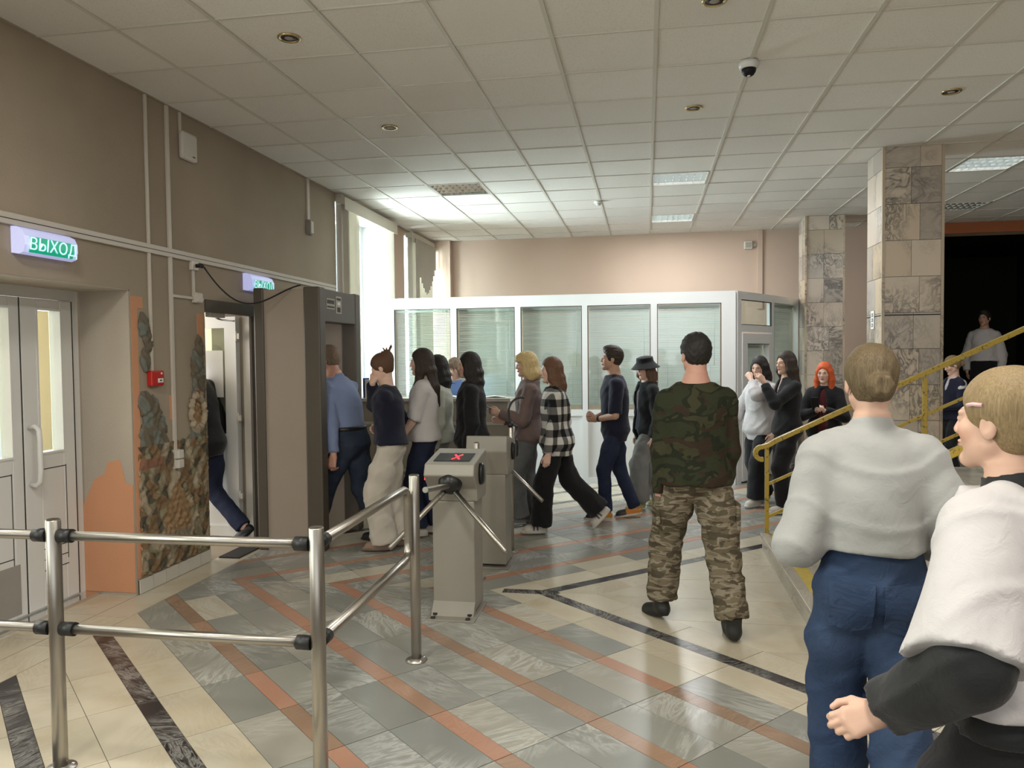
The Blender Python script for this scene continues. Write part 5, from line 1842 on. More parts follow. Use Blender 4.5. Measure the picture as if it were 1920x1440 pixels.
    # ---------------- shoes
    if shoes:
        for sd in (1, -1):
            hp, kn, an, pt, yw = LEG[sd]
            S = SDF()
            L = (0.275 if male else 0.250) * s
            S.rc((-0.020, 0, 0.045), (0.02, 0, 0.055), 0.036, 0.034, 0.02)
            S.rc((-0.025, 0, 0.032), (L - 0.11, 0, 0.030), 0.034, 0.040, 0.02)
            S.rc((0.03, 0, 0.055), (L - 0.13, 0, 0.035), 0.032, 0.036, 0.02)
            if shoes.get('boot'):
                S.rc((-0.012, 0, 0.05), (-0.010, 0, 0.13), 0.042, 0.046, 0.02, flat='b')
            S.loft([(0.0, L / 2 - 0.055, 0, L / 2 + 0.005, 0.043), (0.018, L / 2 - 0.055, 0, L / 2 + 0.008, 0.046), (0.026, L / 2 - 0.055, 0, L / 2 + 0.004, 0.043)], 0.004)
            S.cut((0, 0, -1), 0.0)
            V, F = S.mesh(0.008)
            C = np.tile(np.array(shoes['upper']), (len(V), 1))
            C[V[:, 2] < 0.024] = shoes['sole']
            if 'accent' in shoes:
                m = (V[:, 0] > 0.02) & (V[:, 0] < 0.09) & (V[:, 2] > 0.03) & (np.sin(V[:, 0] * 220) > 0.0)
                C[m] = shoes['accent']
            if 'toe' in shoes:
                C[(V[:, 0] > 0.10) & (V[:, 2] > 0.024)] = shoes['toe']
            o = np_object('shoe', V, F, M['shoe'], body, C)
            o.rotation_euler = (0, pt, yw)
            off = Matrix.Rotation(yw, 3, 'Z') @ Matrix.Rotation(pt, 3, 'Y') @ Vector((0, 0, 0.078))
            o.location = Vector(an) - off
    # ---------------- hair
    if hair:
        style, colr = hair[0], hair[1]
        S = SDF()
        ax_back = nrm(hR @ np.array([-1, 0, 0]))
        cap = 0.016 if style in ('short', 'crop') else 0.014
        S.el(HD(-0.020, 0, 0.040), (np.array([0.098, 0.077, 0.090]) + cap) * hs, 0.015, 'u', hR)
        if style in ('short', 'crop'):
            S.el(HD(-0.045, 0, -0.005), (np.array([0.062, 0.072, 0.070]) + cap * 0.5) * hs, 0.02, 'u', hR)
            if style == 'short':
                S.el(HD(0.015, 0, 0.112), np.array([0.080, 0.062, 0.036]) * hs, 0.03, 'u', hR)
            for q in (1, -1):
                S.el(HD(0.020, 0.095 * q, -0.035), np.array([0.080, 0.028, 0.050]) * hs, 0.01, 's', hR)
            S.el(HD(0.120, 0, -0.02), np.array([0.085, 0.12, 0.092]) * hs, 0.012, 's', hR)
            S.el(HD(-0.02, 0, -0.115), np.array([0.14, 0.12, 0.050]) * hs, 0.01, 's', hR)
        else:
            S.el(HD(-0.040, 0, -0.010), (np.array([0.070, 0.073, 0.080])) * hs, 0.02, 'u', hR)
            S.el(HD(0.135, 0, -0.030), np.array([0.105, 0.088, 0.108]) * hs, 0.012, 's', hR)
        if style in ('bun', 'clip'):
            S.el(HD(-0.03, 0, -0.130), np.array([0.13, 0.12, 0.058]) * hs, 0.012, 's', hR)
            for q in (1, -1):
                S.el(HD(0.035, 0.088 * q, -0.040), np.array([0.065, 0.022, 0.045]) * hs, 0.010, 's', hR)
        if style == 'bun':
            S.el(HD(-0.128, 0, -0.020), np.array([0.032, 0.048, 0.044]) * hs, 0.014, 'u', hR)
            for a_ in range(6):
                t0 = a_ * 1.05
                S.rc(HD(-0.148, 0.030 * math.cos(t0), -0.020 + 0.028 * math.sin(t0)), HD(-0.145, 0.030 * math.cos(t0 + 1.3), -0.020 + 0.028 * math.sin(t0 + 1.3)), 0.014 * hs, 0.012 * hs, 0.006)
        if style == 'clip':
            S.el(HD(-0.110, 0, 0.070), np.array([0.040, 0.038, 0.060]) * hs, 0.02, 'u', hR)
            for a_ in range(7):
                t0 = -0.9 + a_ * 0.3
                S.rc(HD(-0.105, 0.02 * math.sin(a_ * 2.1), 0.10), HD(-0.12 + 0.05 * math.sin(t0 * 2), 0.045 * math.sin(t0), 0.150 + 0.018 * math.cos(a_ * 1.7)), 0.012 * hs, 0.007 * hs, 0.006)
        if style in ('long', 'bob', 'mid'):
            zlen = hair[2] * h - crouch           # lowest point of the hair
            bot = {'bob': 0.030, 'mid': 0.026, 'long': 0.020}[style]
            xb = cf(zlen + crouch)
            n = 9
            for a_ in range(n):
                th = math.radians(62 + a_ * (236 / (n - 1)))          # from beside the face round the back
                p0 = HD(-0.012 + 0.090 * math.cos(th), 0.082 * math.sin(th), 0.015)
                p1 = HD(-0.018 + 0.102 * math.cos(th), 0.094 * math.sin(th), -0.085)
                r0 = 0.026 * hs
                drop = p1[2] - zlen
                if drop > 0.02:
                    out = (0.155 if zlen < 0.80 * h - crouch else 0.105) * hs
                    bx_ = -0.105 * s if style == 'long' else -0.065 * s
                    p2 = np.array([min(xb + bx_ + 0.075 * s * (math.cos(th) * 0.6 + 0.3), p1[0] + 0.03), p1[1] * (0.95 if style == 'long' else 1.04), zlen + 0.03 * abs(math.cos(th * 1.5))])
                    if style == 'long' and math.cos(th) > -0.15 and hair[3:] and 'front' in hair[3:]:
                        p2 = np.array([xb + 0.085 * s, p1[1] * 0.95, zlen + 0.05])
                    S.chain([p0, p1, (p1 + p2) / 2 + np.array([-0.008, 0, 0]), p2], [r0, r0, 0.027 * hs, bot * hs], 0.028)
                else:
                    S.chain([p0, p1], [r0, r0 * 0.9], 0.028)
            if hair[3:] and 'fringe' in hair[3:]:
                S.chain([HD(0.03, 0.05, 0.115), HD(0.082, 0.02, 0.085), HD(0.096, -0.025, 0.045)], [0.022 * hs, 0.020 * hs, 0.014 * hs], 0.02)
                S.chain([HD(0.03, -0.03, 0.115), HD(0.080, -0.02, 0.085), HD(0.090, 0.035, 0.045)], [0.022 * hs, 0.020 * hs, 0.014 * hs], 0.02)
            if hair[3:] and 'tuck' in hair[3:]:
                for q in (1, -1):
                    S.el(HD(0.030, 0.090 * q, -0.02), np.array([0.055, 0.02, 0.05]) * hs, 0.01, 's', hR)
        if style == 'tail':
            S.el(HD(-0.03, 0, -0.130), np.array([0.13, 0.12, 0.055]) * hs, 0.012, 's', hR)
            for q in (1, -1):
                S.el(HD(0.030, 0.088 * q, -0.040), np.array([0.060, 0.022, 0.045]) * hs, 0.010, 's', hR)
            z2 = hair[2] * h - crouch
            pb = HD(-0.125, 0, -0.01)
            S.chain([pb, HD(-0.150, 0, -0.05), np.array([pb[0] - 0.03, pb[1], (pb[2] + z2) / 2]), np.array([pb[0] - 0.015, pb[1], z2])], [0.026 * hs, 0.032 * hs, 0.030 * hs, 0.016 * hs], 0.02)
        if style in ('short', 'crop'):
            S.disp(lambda x, y, z: 0.0022 * (np.sin(230 * x + 3 * np.sin(90 * z)) * np.sin(210 * y + 2 * np.sin(80 * x))) + 0.0018 * np.sin(160 * z + 5 * np.sin(60 * y)))
        elif style not in ('bun', 'clip', 'tail'):
            S.disp(lambda x, y, z: 0.0022 * np.sin(95 * np.arctan2(y - hc[1], x - hc[0] + 0.02) * 0.35 + 6 * np.sin(9 * z)))
        else:
            S.disp(lambda x, y, z: 0.0012 * np.sin(190 * (y - hc[1]) + 4 * np.sin(16 * z)))
        V, F = S.mesh(0.0072 * max(0.8, detail))
        np_object('hair', V, F, HAIR[colr], body)
    body['_h'] = h
    return body, dict(HD=HD, hs=hs, hR=hR, hc=hc, ARM=ARM, LEG=LEG, nb=nb, s=s, h=h, cf=cf)


def to_world(body, p):
    a = body.rotation_euler[2]
    x, y, z = p
    return (body.location[0] + x * math.cos(a) - y * math.sin(a), body.location[1] + x * math.sin(a) + y * math.cos(a), body.location[2] + z)

# ------------------------------------------------------------------ painted stucco relief beside the open door
def relief():
    S = SDF()
    y0, y1 = 4.765, 5.615
    # ground slab of the lower scene, ragged on the left
    def lump(y, z, ry, rz, d=0.022, k=0.015):
        S.el((0.0, y, z), (d, ry, rz), k)
    S.rc((0, 4.90, 0.26), (0, 5.50, 0.26), 0.020, 0.020, 0.01)
    S.loft([(0.108, 0, 5.19, 0.020, 0.46), (0.45, 0, 5.19, 0.020, 0.47), (0.80, 0, 5.19, 0.018, 0.47), (1.02, 0, 5.20, 0.012, 0.46)], 0.02)
    # left tree
    for (y, z, a, b) in ((4.86, 1.86, .06, .10), (4.90, 1.76, .05, .09), (4.87, 1.62, .055, .09), (4.85, 1.32, .07, .09), (4.92, 1.25, .11, .13), (4.98, 1.12, .12, .12), (4.88, 1.08, .10, .12), (5.02, 1.00, .10, .10), (4.90, 0.90, .12, .10)):
        lump(y, z, a, b, 0.028)
    # right tree and tower
    for (y, z, a, b) in ((5.53, 1.70, .055, .12), (5.50, 1.56, .085, .16), (5.52, 1.42, .09, .14), (5.50, 1.08, .11, .12), (5.42, 0.95, .12, .10), (5.54, 0.92, .08, .12), (5.38, 0.82, .09, .08)):
        lump(y, z, a, b, 0.028)
    # wreath with oval medallion
    for k in range(16):
        t = 2 * math.pi * k / 16
        S.el((0.012, 5.475 + 0.088 * math.cos(t), 1.215 + 0.125 * math.sin(t)), (0.030, 0.026, 0.030), 0.012)
    S.el((0.008, 5.465, 1.21), (0.022, 0.050, 0.080), 0.004)
    S.el((0.02, 5.46, 1.365), (0.026, 0.035, 0.026), 0.012)
    # house with gable
    for k in range(9):
        t = k / 8
        S.rc((0.010, 5.00 + 0.17 * t, 0.50 + 0.26 * t), (0.010, 5.00 + 0.17 * t + .02, 0.52 + 0.26 * t), 0.022, 0.022, 0.01)
        S.rc((0.010, 5.36 - 0.17 * t, 0.50 + 0.26 * t), (0.010, 5.36 - 0.17 * t + .02, 0.52 + 0.26 * t), 0.022, 0.022, 0.01)
    S.loft([(0.24, 0.010, 5.18, 0.020, 0.17), (0.50, 0.010, 5.18, 0.020, 0.17), (0.74, 0.010, 5.18, 0.018, 0.03)], 0.006)
    # small figures and stones at the foot
    for i in range(34):
        lump(4.80 + 0.79 * ((i * 0.618) % 1.0), 0.14 + 0.75 * ((i * 0.377) % 1.0), 0.025 + 0.03 * ((i * .71) % 1), 0.02 + 0.035 * ((i * .53) % 1), 0.026 + 0.012 * ((i * .29) % 1), 0.012)
    for i in range(5):
        S.rc((0.018, 5.0 + i * 0.05, 0.30), (0.022, 5.01 + i * 0.05, 0.40), 0.010, 0.014, 0.006)
        S.rc((0.02, 5.42 + (i % 2) * 0.07, 0.42 + 0.10 * (i // 2)), (0.02, 5.43 + (i % 2) * 0.07, 0.54 + 0.10 * (i // 2)), 0.016, 0.018, 0.006)
    S.disp(lambda x, y, z: 0.004 * (np.sin(60 * y + 5 * np.sin(23 * z)) + np.sin(52 * z + 4 * np.sin(31 * y))) + 0.003 * np.sin(130 * (y + z)))
    S.cut((0, 1, 0), y1).cut((0, -1, 0), -y0 + 0.0).cut((0, 0, -1), -0.106).cut((-1, 0, 0), -0.0005)
    V, F = S.mesh(0.0085, smooth=1)
    y, z = V[:, 1], V[:, 2]
    n1 = np.sin(17 * y + 3 * np.sin(11 * z)) + np.sin(14 * z + 4 * np.sin(13 * y)) + 0.7 * np.sin(41 * y - 29 * z)
    n2 = np.sin(23 * z + 5 * np.sin(9 * y)) + np.sin(29 * y + 2 * np.sin(19 * z))
    olive, dark, ochre, cream_, teal = (np.array(c) for c in ((0.25, 0.22, 0.135), (0.095, 0.080, 0.055), (0.36, 0.23, 0.12), (0.50, 0.41, 0.29), (0.17, 0.18, 0.155)))
    C = np.where((n1 > 0.9)[:, None], cream_ * 0.75, np.where((n1 > 0.0)[:, None], olive, np.where((n2 > 0.3)[:, None], dark, ochre * 0.6)))
    up = z > 1.02
    C[up] = np.where((n2[up] > 0.2)[:, None], teal, dark * 1.6)
    ring = np.hypot((y - 5.475) / 0.088, (z - 1.215) / 0.125)
    C[(ring < 1.32)] = cream_ * 0.8
    C[(ring < 0.72)] = ochre * 0.9
    C[np.hypot(y - 5.46, z - 1.365) < 0.022] = (0.25, 0.09, 0.05)
    g = (np.abs(y - 5.18) < 0.165) & (z > 0.24) & (z < 0.50 + 0.24 * (1 - np.abs(y - 5.18) / 0.17))
    C[g] = np.where(((z[g] * 40).astype(int) % 2 == 0)[:, None], ochre, ochre * 0.8)
    C[g & (z < 0.36)] = cream_ * 0.55
    C[(z > 0.86) & (z < 0.93) & (y < 5.03)] = (0.24, 0.12, 0.075)
    V[:, 0] += WX
    return np_object('stucco_relief', V, F, M['painted'], None, C)


rl = relief()
tag(rl, 'painted stucco relief of trees, wreath and gabled house beside the open door', 'relief')

# ------------------------------------------------------------------ clothes
navy = cloth('navy_knit', (0.009, 0.010, 0.025))
black_c = cloth('black_fabric', (0.010, 0.010, 0.012))
black_s = cloth('black_softshell', (0.014, 0.015, 0.016), rough=0.6)
white_c = cloth('white_cotton', (0.56, 0.53, 0.52), var=0.06)
white_b = cloth('bright_white_cotton', (0.50, 0.475, 0.475), var=0.05)
grey_fl = cloth('light_grey_fleece', (0.36, 0.36, 0.35), var=0.06, bump=0.25, weave=260.0)
cream_c = cloth('cream_cotton', (0.55, 0.50, 0.43), var=0.08)
blue_sh = cloth('light_blue_shirt_cotton', (0.20, 0.25, 0.40), var=0.10)
guard_b = cloth('guard_blue_shirt', (0.16, 0.27, 0.55), var=0.10)
brown_h = cloth('dusty_brown_hoodie', (0.165, 0.115, 0.105), var=0.12)
pale_j = cloth('pale_green_jacket', (0.50, 0.51, 0.43), var=0.10)
maroon = cloth('dark_red_knit', (0.07, 0.010, 0.012))
grey_p = cloth('grey_trousers', (0.20, 0.20, 0.195), var=0.10)
jeans_n = denim('navy_denim', (0.012, 0.017, 0.042))
jeans_b = denim('blue_denim', (0.024, 0.044, 0.095))
jeans_d = denim('dark_green_blue_denim', (0.022, 0.032, 0.055))
jeans_g = denim('grey_denim', (0.105, 0.110, 0.112))
camo_t = camo('dark_woodland_camouflage', [(0.030, 0.034, 0.017), (0.018, 0.021, 0.012), (0.046, 0.044, 0.023), (0.036, 0.024, 0.015)], 7.0, (1, 1, 1.5))
camo_b = camo('multi_terrain_camouflage', [(0.16, 0.13, 0.085), (0.235, 0.200, 0.145), (0.115, 0.095, 0.060), (0.075, 0.060, 0.040)], 13.0, (0.7, 0.7, 2.1))
plaid_m = plaid('black_white_plaid')
W_SH = dict(upper=(0.55, 0.52, 0.47), sole=(0.60, 0.58, 0.52))
B_SH = dict(upper=(0.012, 0.012, 0.013), sole=(0.02, 0.02, 0.02))
STRIDE = ((0.24, 0.06, 0.088, -10, 3), (-0.30, -0.06, 0.150, 38, -3))


def arm(f, l, z, hint=(-0.5, 0.5, -0.4), d=None, t=(0, 0, 1)):
    q = dict(w=(f, l, z), hint=hint, t=t)
    if d is not None:
        q['d'] = d
    return q


def side_part(body, mb, name, mat, **k):
    return mb.build(name, mat, body, **k)


# man leaving by the door
person('man in a black jacket and jeans walking out through the open door', (-3.80, 6.16, 0.0), 178, 1.76, True, lean=0.22, legs=((0.34, 0.06, 0.088, -8, 0), (-0.30, -0.05, 0.15, 40, 0)), head=(0, -8),
       hair=('crop', 'dark'), top=dict(mat=black_s, name='jacket', ease=0.03, hem=0.46, shr=0.024, elr=0.022, wrr=0.016, collar='shirt'), bottom=dict(mat=jeans_n, thigh=0.016), shoes=B_SH)
# man in the detector
person('man in a light blue shirt and dark jeans stepping into the detector arch', (-2.56, 6.44, 0), 168, 1.74, True, 'ruddy', lean=0.30, head=(10, -14), legs=((0.33, 0.07, 0.088, -10, 3), (-0.24, -0.06, 0.088, 6, -3)),
       arms=(arm(0.0, 0.265, 0.450, (-0.7, 0.5, 0), (0.25, 0, -1), (1, 0, 0.2)), arm(0.30, -0.20, 0.47, (-0.6, -0.5, 0))), build=1.08,
       hair=('crop', 'grey'), top=dict(mat=blue_sh, name='shirt', ease=0.020, hem=0.596, sleeve=1.90, shr=0.018, elr=0.022, wrr=0.016, fold=0.006, collar='shirt', hemflare=0.0), bottom=dict(mat=jeans_d, belt=True, thigh=0.016, ease=0.016, knee=0.018, top=0.59), shoes=B_SH, hands=(0.7, 0.7))
# girl rubbing her nose
person('girl in a navy sweater and wide cream trousers touching her face', (-2.12, 6.20, 0), 186, 1.645, False, 'fair', head=(0, -24), lean=0.06, legs=((0.05, 0.085, 0.088, 0, 6), (-0.06, -0.085, 0.088, 0, -6)),
       arms=(arm(0.145, 0.050, 0.858, (-0.3, -0.2, -1), (-0.1, -0.35, 1), (-1, 0.3, 0)), arm(0.14, -0.14, 0.62, (-0.4, -0.6, 0))), hair=('clip', 'brown'), hands=(0.9, 0.6),
       top=dict(mat=navy, name='sweater', ease=0.030, hem=0.545, shr=0.022, elr=0.030, wrr=0.018, collar='crew', fold=0.006), bottom=dict(mat=cream_c, thigh=0.034, knee=0.050, cuff=0.072, ease=0.012, fold=0.008, end=1.0, name='wide_trousers'), shoes=dict(upper=(0.30, 0.20, 0.15), sole=(0.2, 0.14, 0.1)))
# long dark hair, white tee
person('girl with long straight dark hair in a white t-shirt and navy jeans', (-1.98, 6.72, 0), 188, 1.69, False, 'fair', head=(4, -4), legs=((0.03, 0.08, 0.088, 0, 6), (-0.09, -0.08, 0.088, 0, -6)),
       arms=(arm(0.24, 0.17, 0.50, (-0.7, 0.5, 0)), arm(0.22, -0.15, 0.50, (-0.7, -0.5, 0))), hair=('long', 'dark', 0.70, 'front'),
       top=dict(mat=white_c, name='t_shirt', ease=0.030, hem=0.515, sleeve=0.92, shr=0.022, elr=0.026, collar='crew', fold=0.006), bottom=dict(mat=jeans_n, thigh=0.014, knee=0.020, cuff=0.030), shoes=W_SH)
# pale jacket
person('dark-haired person in a pale green jacket between white t-shirt and black coat', (-1.95, 7.12, 0), 186, 1.63, False, head=(5, -6), hair=('mid', 'black', 0.80),
       top=dict(mat=pale_j, name='jacket', ease=0.034, hem=0.50, shr=0.024, elr=0.026, wrr=0.02, fold=0.008, collar='shirt'), bottom=dict(mat=grey_p, thigh=0.016), shoes=W_SH)
# guard
gb, gi = person('uniformed guard with glasses and short wavy hair behind the counter', (-2.19, 8.70, 0), 268, 1.60, False, 'light', head=(-6, -22), hair=('bob', 'grey', 0.872, 'fringe'), arms=(arm(0.26, 0.12, 0.70, (-0.4, 0.7, -0.3)), arm(0.26, -0.12, 0.70, (-0.4, -0.7, -0.3))),
       top=dict(mat=guard_b, name='uniform_shirt', ease=0.020, hem=0.53, collar='shirt'), bottom=dict(mat=jeans_n), shoes=B_SH)
mb = MB()
for q in (1, -1):
    pts = [gi['HD'](0.108, 0.033 * q + 0.024 * math.cos(a), 0.001 + 0.019 * math.sin(a)) for a in np.linspace(0, 2 * math.pi, 17)]
    mb.tube(pts, 0.0018, 6, caps=False)
    mb.tube([gi['HD'](0.106, 0.056 * q, 0.006), gi['HD'](0.0, 0.083 * q, 0.006)], 0.0016, 6)
mb.tube([gi['HD'](0.112, 0.009, 0.003), gi['HD'](0.112, -0.009, 0.003)], 0.0018, 6)
mb.build('glasses', M['chrome'], gb)
nbv = gi['nb']
MB().extrude([(nbv[0] + 0.072, -0.022, nbv[2] - 0.005), (nbv[0] + 0.072, 0.022, nbv[2] - 0.005), (nbv[0] + 0.105, 0.028, nbv[2] - 0.19), (nbv[0] + 0.105, -0.028, nbv[2] - 0.19)], (0.008, 0, 0.002)).build('tie', navy, gb)
# black coat
person('person with shaggy black hair in a long black coat by the counter', (-1.60, 6.97, 0), 188, 1.655, False, 'light', head=(6, -5), hair=('mid', 'black', 0.775), legs=((0.05, 0.08, 0.088, 0, 6), (-0.05, -0.08, 0.088, 0, -6)),
       top=dict(mat=black_c, name='coat', ease=0.036, hem=0.40, hemflare=0.035, shr=0.026, elr=0.026, wrr=0.02, collar='hood', fold=0.007), bottom=dict(mat=black_c, thigh=0.016), shoes=B_SH)
# blond with phone
bb_, bi = person('blond short-haired person in a brown hoodie looking at a phone', (-1.11, 7.30, 0), 190, 1.655, False, 'light', head=(6, -6), hair=('bob', 'blond', 0.848, 'fringe'),
       arms=(arm(0.29, 0.10, 0.655, (-0.5, 0.4, -0.8), (0.95, -0.25, 0.25), (0, -0.2, 1)), arm(0.26, -0.06, 0.60, (-0.5, -0.5, -0.6), (0.9, 0.3, 0.2), (0, 0.2, 1))), legs=((0.10, 0.07, 0.088, 0, 6), (-0.10, -0.07, 0.088, 4, -6)),
       top=dict(mat=brown_h, name='hoodie', ease=0.030, hem=0.475, shr=0.024, elr=0.026, wrr=0.018, collar='hood', fold=0.006), bottom=dict(mat=jeans_g, thigh=0.020, knee=0.030, cuff=0.050), shoes=dict(upper=(0.13, 0.13, 0.13), sole=(0.3, 0.3, 0.28)))
def phone(body, info, side, label, up, off):
    w = info['ARM'][side]
    p = w[2] + nrm(w[3]) * 0.115 * info['s'] + np.array(off)
    o = empty('phone', to_world(body, p), body.rotation_euler[2])
    tag(o, label, 'phone')
    a = math.radians(up)
    MB().obox((0, 0, 0), (math.sin(a) * 0.004, 0, math.cos(a) * 0.004), (0, 0.037, 0), (math.cos(a) * 0.076, 0, -math.sin(a) * 0.076)).build('case', M['black'], o, bevel=0.003)
    MB().obox((math.sin(a) * -0.0042, 0, math.cos(a) * 0.0042), (math.sin(a) * 0.0006, 0, math.cos(a) * 0.0006), (0, 0.033, 0), (math.cos(a) * 0.070, 0, -math.sin(a) * 0.070)).build('screen', M['screen_black'], o)
phone(bb_, bi, 1, 'dark phone held by the blond person in the brown hoodie', -40, (0.0, -0.03, 0.025))
# plaid
person('girl with a chestnut bob in a black and white plaid shirt striding left', (-0.80, 6.97, 0), 190, 1.60, False, 'fair', head=(12, -4), lean=0.05, legs=((0.17, 0.06, 0.088, 0, 3), (-0.42, -0.06, 0.20, 48, -3)),
       hair=('bob', 'auburn', 0.795), arms=(arm(0.10, 0.215, 0.465, (-0.6, 0.5, 0), (0.2, 0, -1), (1, 0, 0.2)), arm(-0.06, -0.2, 0.48, (-0.6, -0.5, 0))),
       top=dict(mat=plaid_m, name='plaid_shirt', ease=0.034, hem=0.45, hemflare=0.038, shr=0.024, elr=0.026, wrr=0.018, fold=0.005, collar='shirt'), bottom=dict(mat=black_c, thigh=0.014, knee=0.040, cuff=0.062, end=0.98, fold=0.006), shoes=dict(upper=(0.58, 0.54, 0.48), sole=(0.60, 0.57, 0.50), accent=(0.05, 0.05, 0.05)))
# young man
yb, yi = person('young man in a navy t-shirt and blue jeans with orange sneakers', (-0.30, 7.64, 0), 188, 1.70, True, 'tan', head=(0, 3), lean=0.02, legs=((0.10, 0.075, 0.088, 0, 6), (-0.20, -0.075, 0.100, 10, -4)), extra=dict(stubble=True),
       arms=(arm(0.19, 0.06, 0.585, (-0.6, 0.9, -0.4), (0.8, -0.5, 0.1), (0.3, 0, 1)), arm(0.20, -0.04, 0.59, (-0.6, -0.9, -0.4), (0.8, 0.5, 0.1), (0.3, 0, 1))), hair=('short', 'dark'), hands=(1.0, 1.0),
       top=dict(mat=navy, name='t_shirt', ease=0.026, hem=0.455, sleeve=0.95, shr=0.022, elr=0.026, collar='crew'), bottom=dict(mat=jeans_n, thigh=0.012, knee=0.014, cuff=0.020), shoes=dict(upper=(0.55, 0.20, 0.02), sole=(0.62, 0.58, 0.50), toe=(0.03, 0.025, 0.03)))
w_ = yi['ARM'][1]
wd = nrm(w_[2] - w_[1])
MB().tube([tuple(w_[2] - wd * 0.055), tuple(w_[2] - wd * 0.030)], 0.031, 16).build('wristwatch', M['black'], yb)
# bucket hat
hb, hi_ = person('person in a black bucket hat, black jacket and grey trousers', (0.01, 8.28, 0), 205, 1.59, False, 'fair', head=(20, -10), legs=((0.12, 0.07, 0.088, 0, 8), (-0.20, -0.07, 0.10, 12, -6)), hair=('mid', 'brown', 0.82),
       top=[dict(mat=navy, name='t_shirt', ease=0.012, hem=0.52, sleeve=0.6), dict(mat=black_c, name='open_jacket', ease=0.036, hem=0.45, shr=0.024, elr=0.028, wrr=0.020, collar='hood', fold=0.007, open=0.050)], bottom=dict(mat=grey_p, thigh=0.030, knee=0.045, cuff=0.062, fold=0.008, end=0.98), shoes=dict(upper=(0.40, 0.38, 0.20), sole=(0.5, 0.47, 0.3)))
S = SDF()
HDv, hsv = hi_['HD'], hi_['hs']
S.rc(HDv(-0.018, 0, 0.050), HDv(-0.018, 0, 0.125), 0.112 * hsv, 0.096 * hsv, 0.012, flat='ab')
S.el(HDv(-0.018, 0, 0.118), np.array([0.094, 0.094, 0.032]) * hsv, 0.02, 'u', hi_['hR'])
S.rc(HDv(-0.014, 0, -0.002), HDv(-0.017, 0, 0.066), 0.180 * hsv, 0.112 * hsv, 0.012, flat='ab')
S.rc(HDv(-0.014, 0, -0.024), HDv(-0.017, 0, 0.046), 0.178 * hsv, 0.104 * hsv, 0.003, 's', flat='ab')
V, F = S.mesh(0.0065)
np_object('bucket_hat', V, F, black_c, hb)
for q in (1, -1):
    n0 = hi_['nb']
    MB().tube([(n0[0] + 0.070, 0.045 * q, n0[2] - 0.02), (n0[0] + 0.125, 0.052 * q, n0[2] - 0.08), (n0[0] + 0.135, 0.050 * q, n0[2] - 0.26)], 0.0035, 6).build('drawstring', white_c, hb)
# camouflage man
cb, ci = person('man in camouflage top and trousers with black boots seen from behind', (0.29, 4.62, 0), 98, 1.735, True, 'ruddy', head=(14, -3), lean=0.02, build=1.02, legs=((0.16, 0.18, 0.10, 14, 22), (-0.20, -0.16, 0.092, 0, -4)),
       arms=(arm(0.05, 0.205, 0.455, (-0.9, 0.35, 0), (0.15, -0.1, -1), (1, -0.2, 0.1)), arm(0.10, -0.175, 0.47, (-0.9, -0.2, 0))), hair=('crop', 'black'), hands=(0.7, 0.7),
       top=dict(mat=camo_t, name='camouflage_jumper', ease=0.020, hem=0.500, hemflare=0.030, shr=0.016, elr=0.018, wrr=0.014, fold=0.007, collar='crew', cuffband=True), bottom=dict(mat=camo_b, thigh=0.034, knee=0.040, cuff=0.050, ease=0.016, fold=0.010, end=0.90, k=0.035), shoes=dict(upper=(0.018, 0.018, 0.016), sole=(0.010, 0.010, 0.010), boot=True), detail=0.8)
for q in (1, -1):
    hp, kn, an = ci['LEG'][q][:3]
    p = (hp * 0.45 + kn * 0.55)
    MB().obox((p[0] - 0.01, p[1] + 0.100 * q, p[2]), (0.075, 0, 0), (0, 0.014, 0), (0, 0, 0.085)).build('thigh_pocket', camo_b, cb, bevel=0.010)
    S = SDF()
    e = an + (kn - an) * 0.20
    S.rc(e, an + (kn - an) * 0.08, 0.060, 0.052, 0.01, flat='ab')
    V, F = S.mesh(0.010)
    np_object('trouser_cuff', V, F, camo_b, cb)
# group at the booth door
person('girl in an oversized white sweatshirt and black trousers, hand at her mouth', (1.21, 8.56, 0), 222, 1.585, False, 'light', head=(12, -10), legs=((0.16, 0.07, 0.088, 0, 3), (-0.16, -0.07, 0.10, 10, -3)), hair=('mid', 'black', 0.81),
       arms=(arm(0.20, 0.03, 0.855, (0.0, 0.9, -1), (-0.1, -0.7, 0.7), (-0.6, 0, 0.8)), arm(0.16, -0.30, 0.50, (-0.6, -0.6, 0), (0.5, -0.3, -0.8), (0.5, 0.6, 0.2))), hands=(0.9, 0.4),
       top=dict(mat=white_b, name='sweatshirt', ease=0.040, hem=0.44, hemflare=0.020, sleeve=(1.85, 1.45), shr=0.022, elr=0.026, wrr=0.022, fold=0.008, collar='shirt'), bottom=dict(mat=black_c, thigh=0.026, knee=0.040, cuff=0.065), shoes=W_SH)
person('girl with long brown hair in a black suit raising one hand', (1.41, 8.14, 0), 196, 1.635, False, 'light', head=(14, -2), legs=((0.06, 0.07, 0.088, 0, 3), (-0.10, -0.07, 0.088, 0, -3)), hair=('long', 'dark', 0.68),
       arms=(arm(0.30, 0.10, 0.815, (0.2, 0.5, -1), (0.5, -0.2, 0.8), (-0.7, -0.3, 0.5)), arm(0.05, -0.2, 0.48)), hands=(0.7, 0.5),
       top=dict(mat=black_c, name='blazer', ease=0.026, hem=0.47, shr=0.020, elr=0.022, wrr=0.016, collar='shirt', vneck=True), bottom=dict(mat=black_c, thigh=0.018, knee=0.028, cuff=0.042), shoes=W_SH)
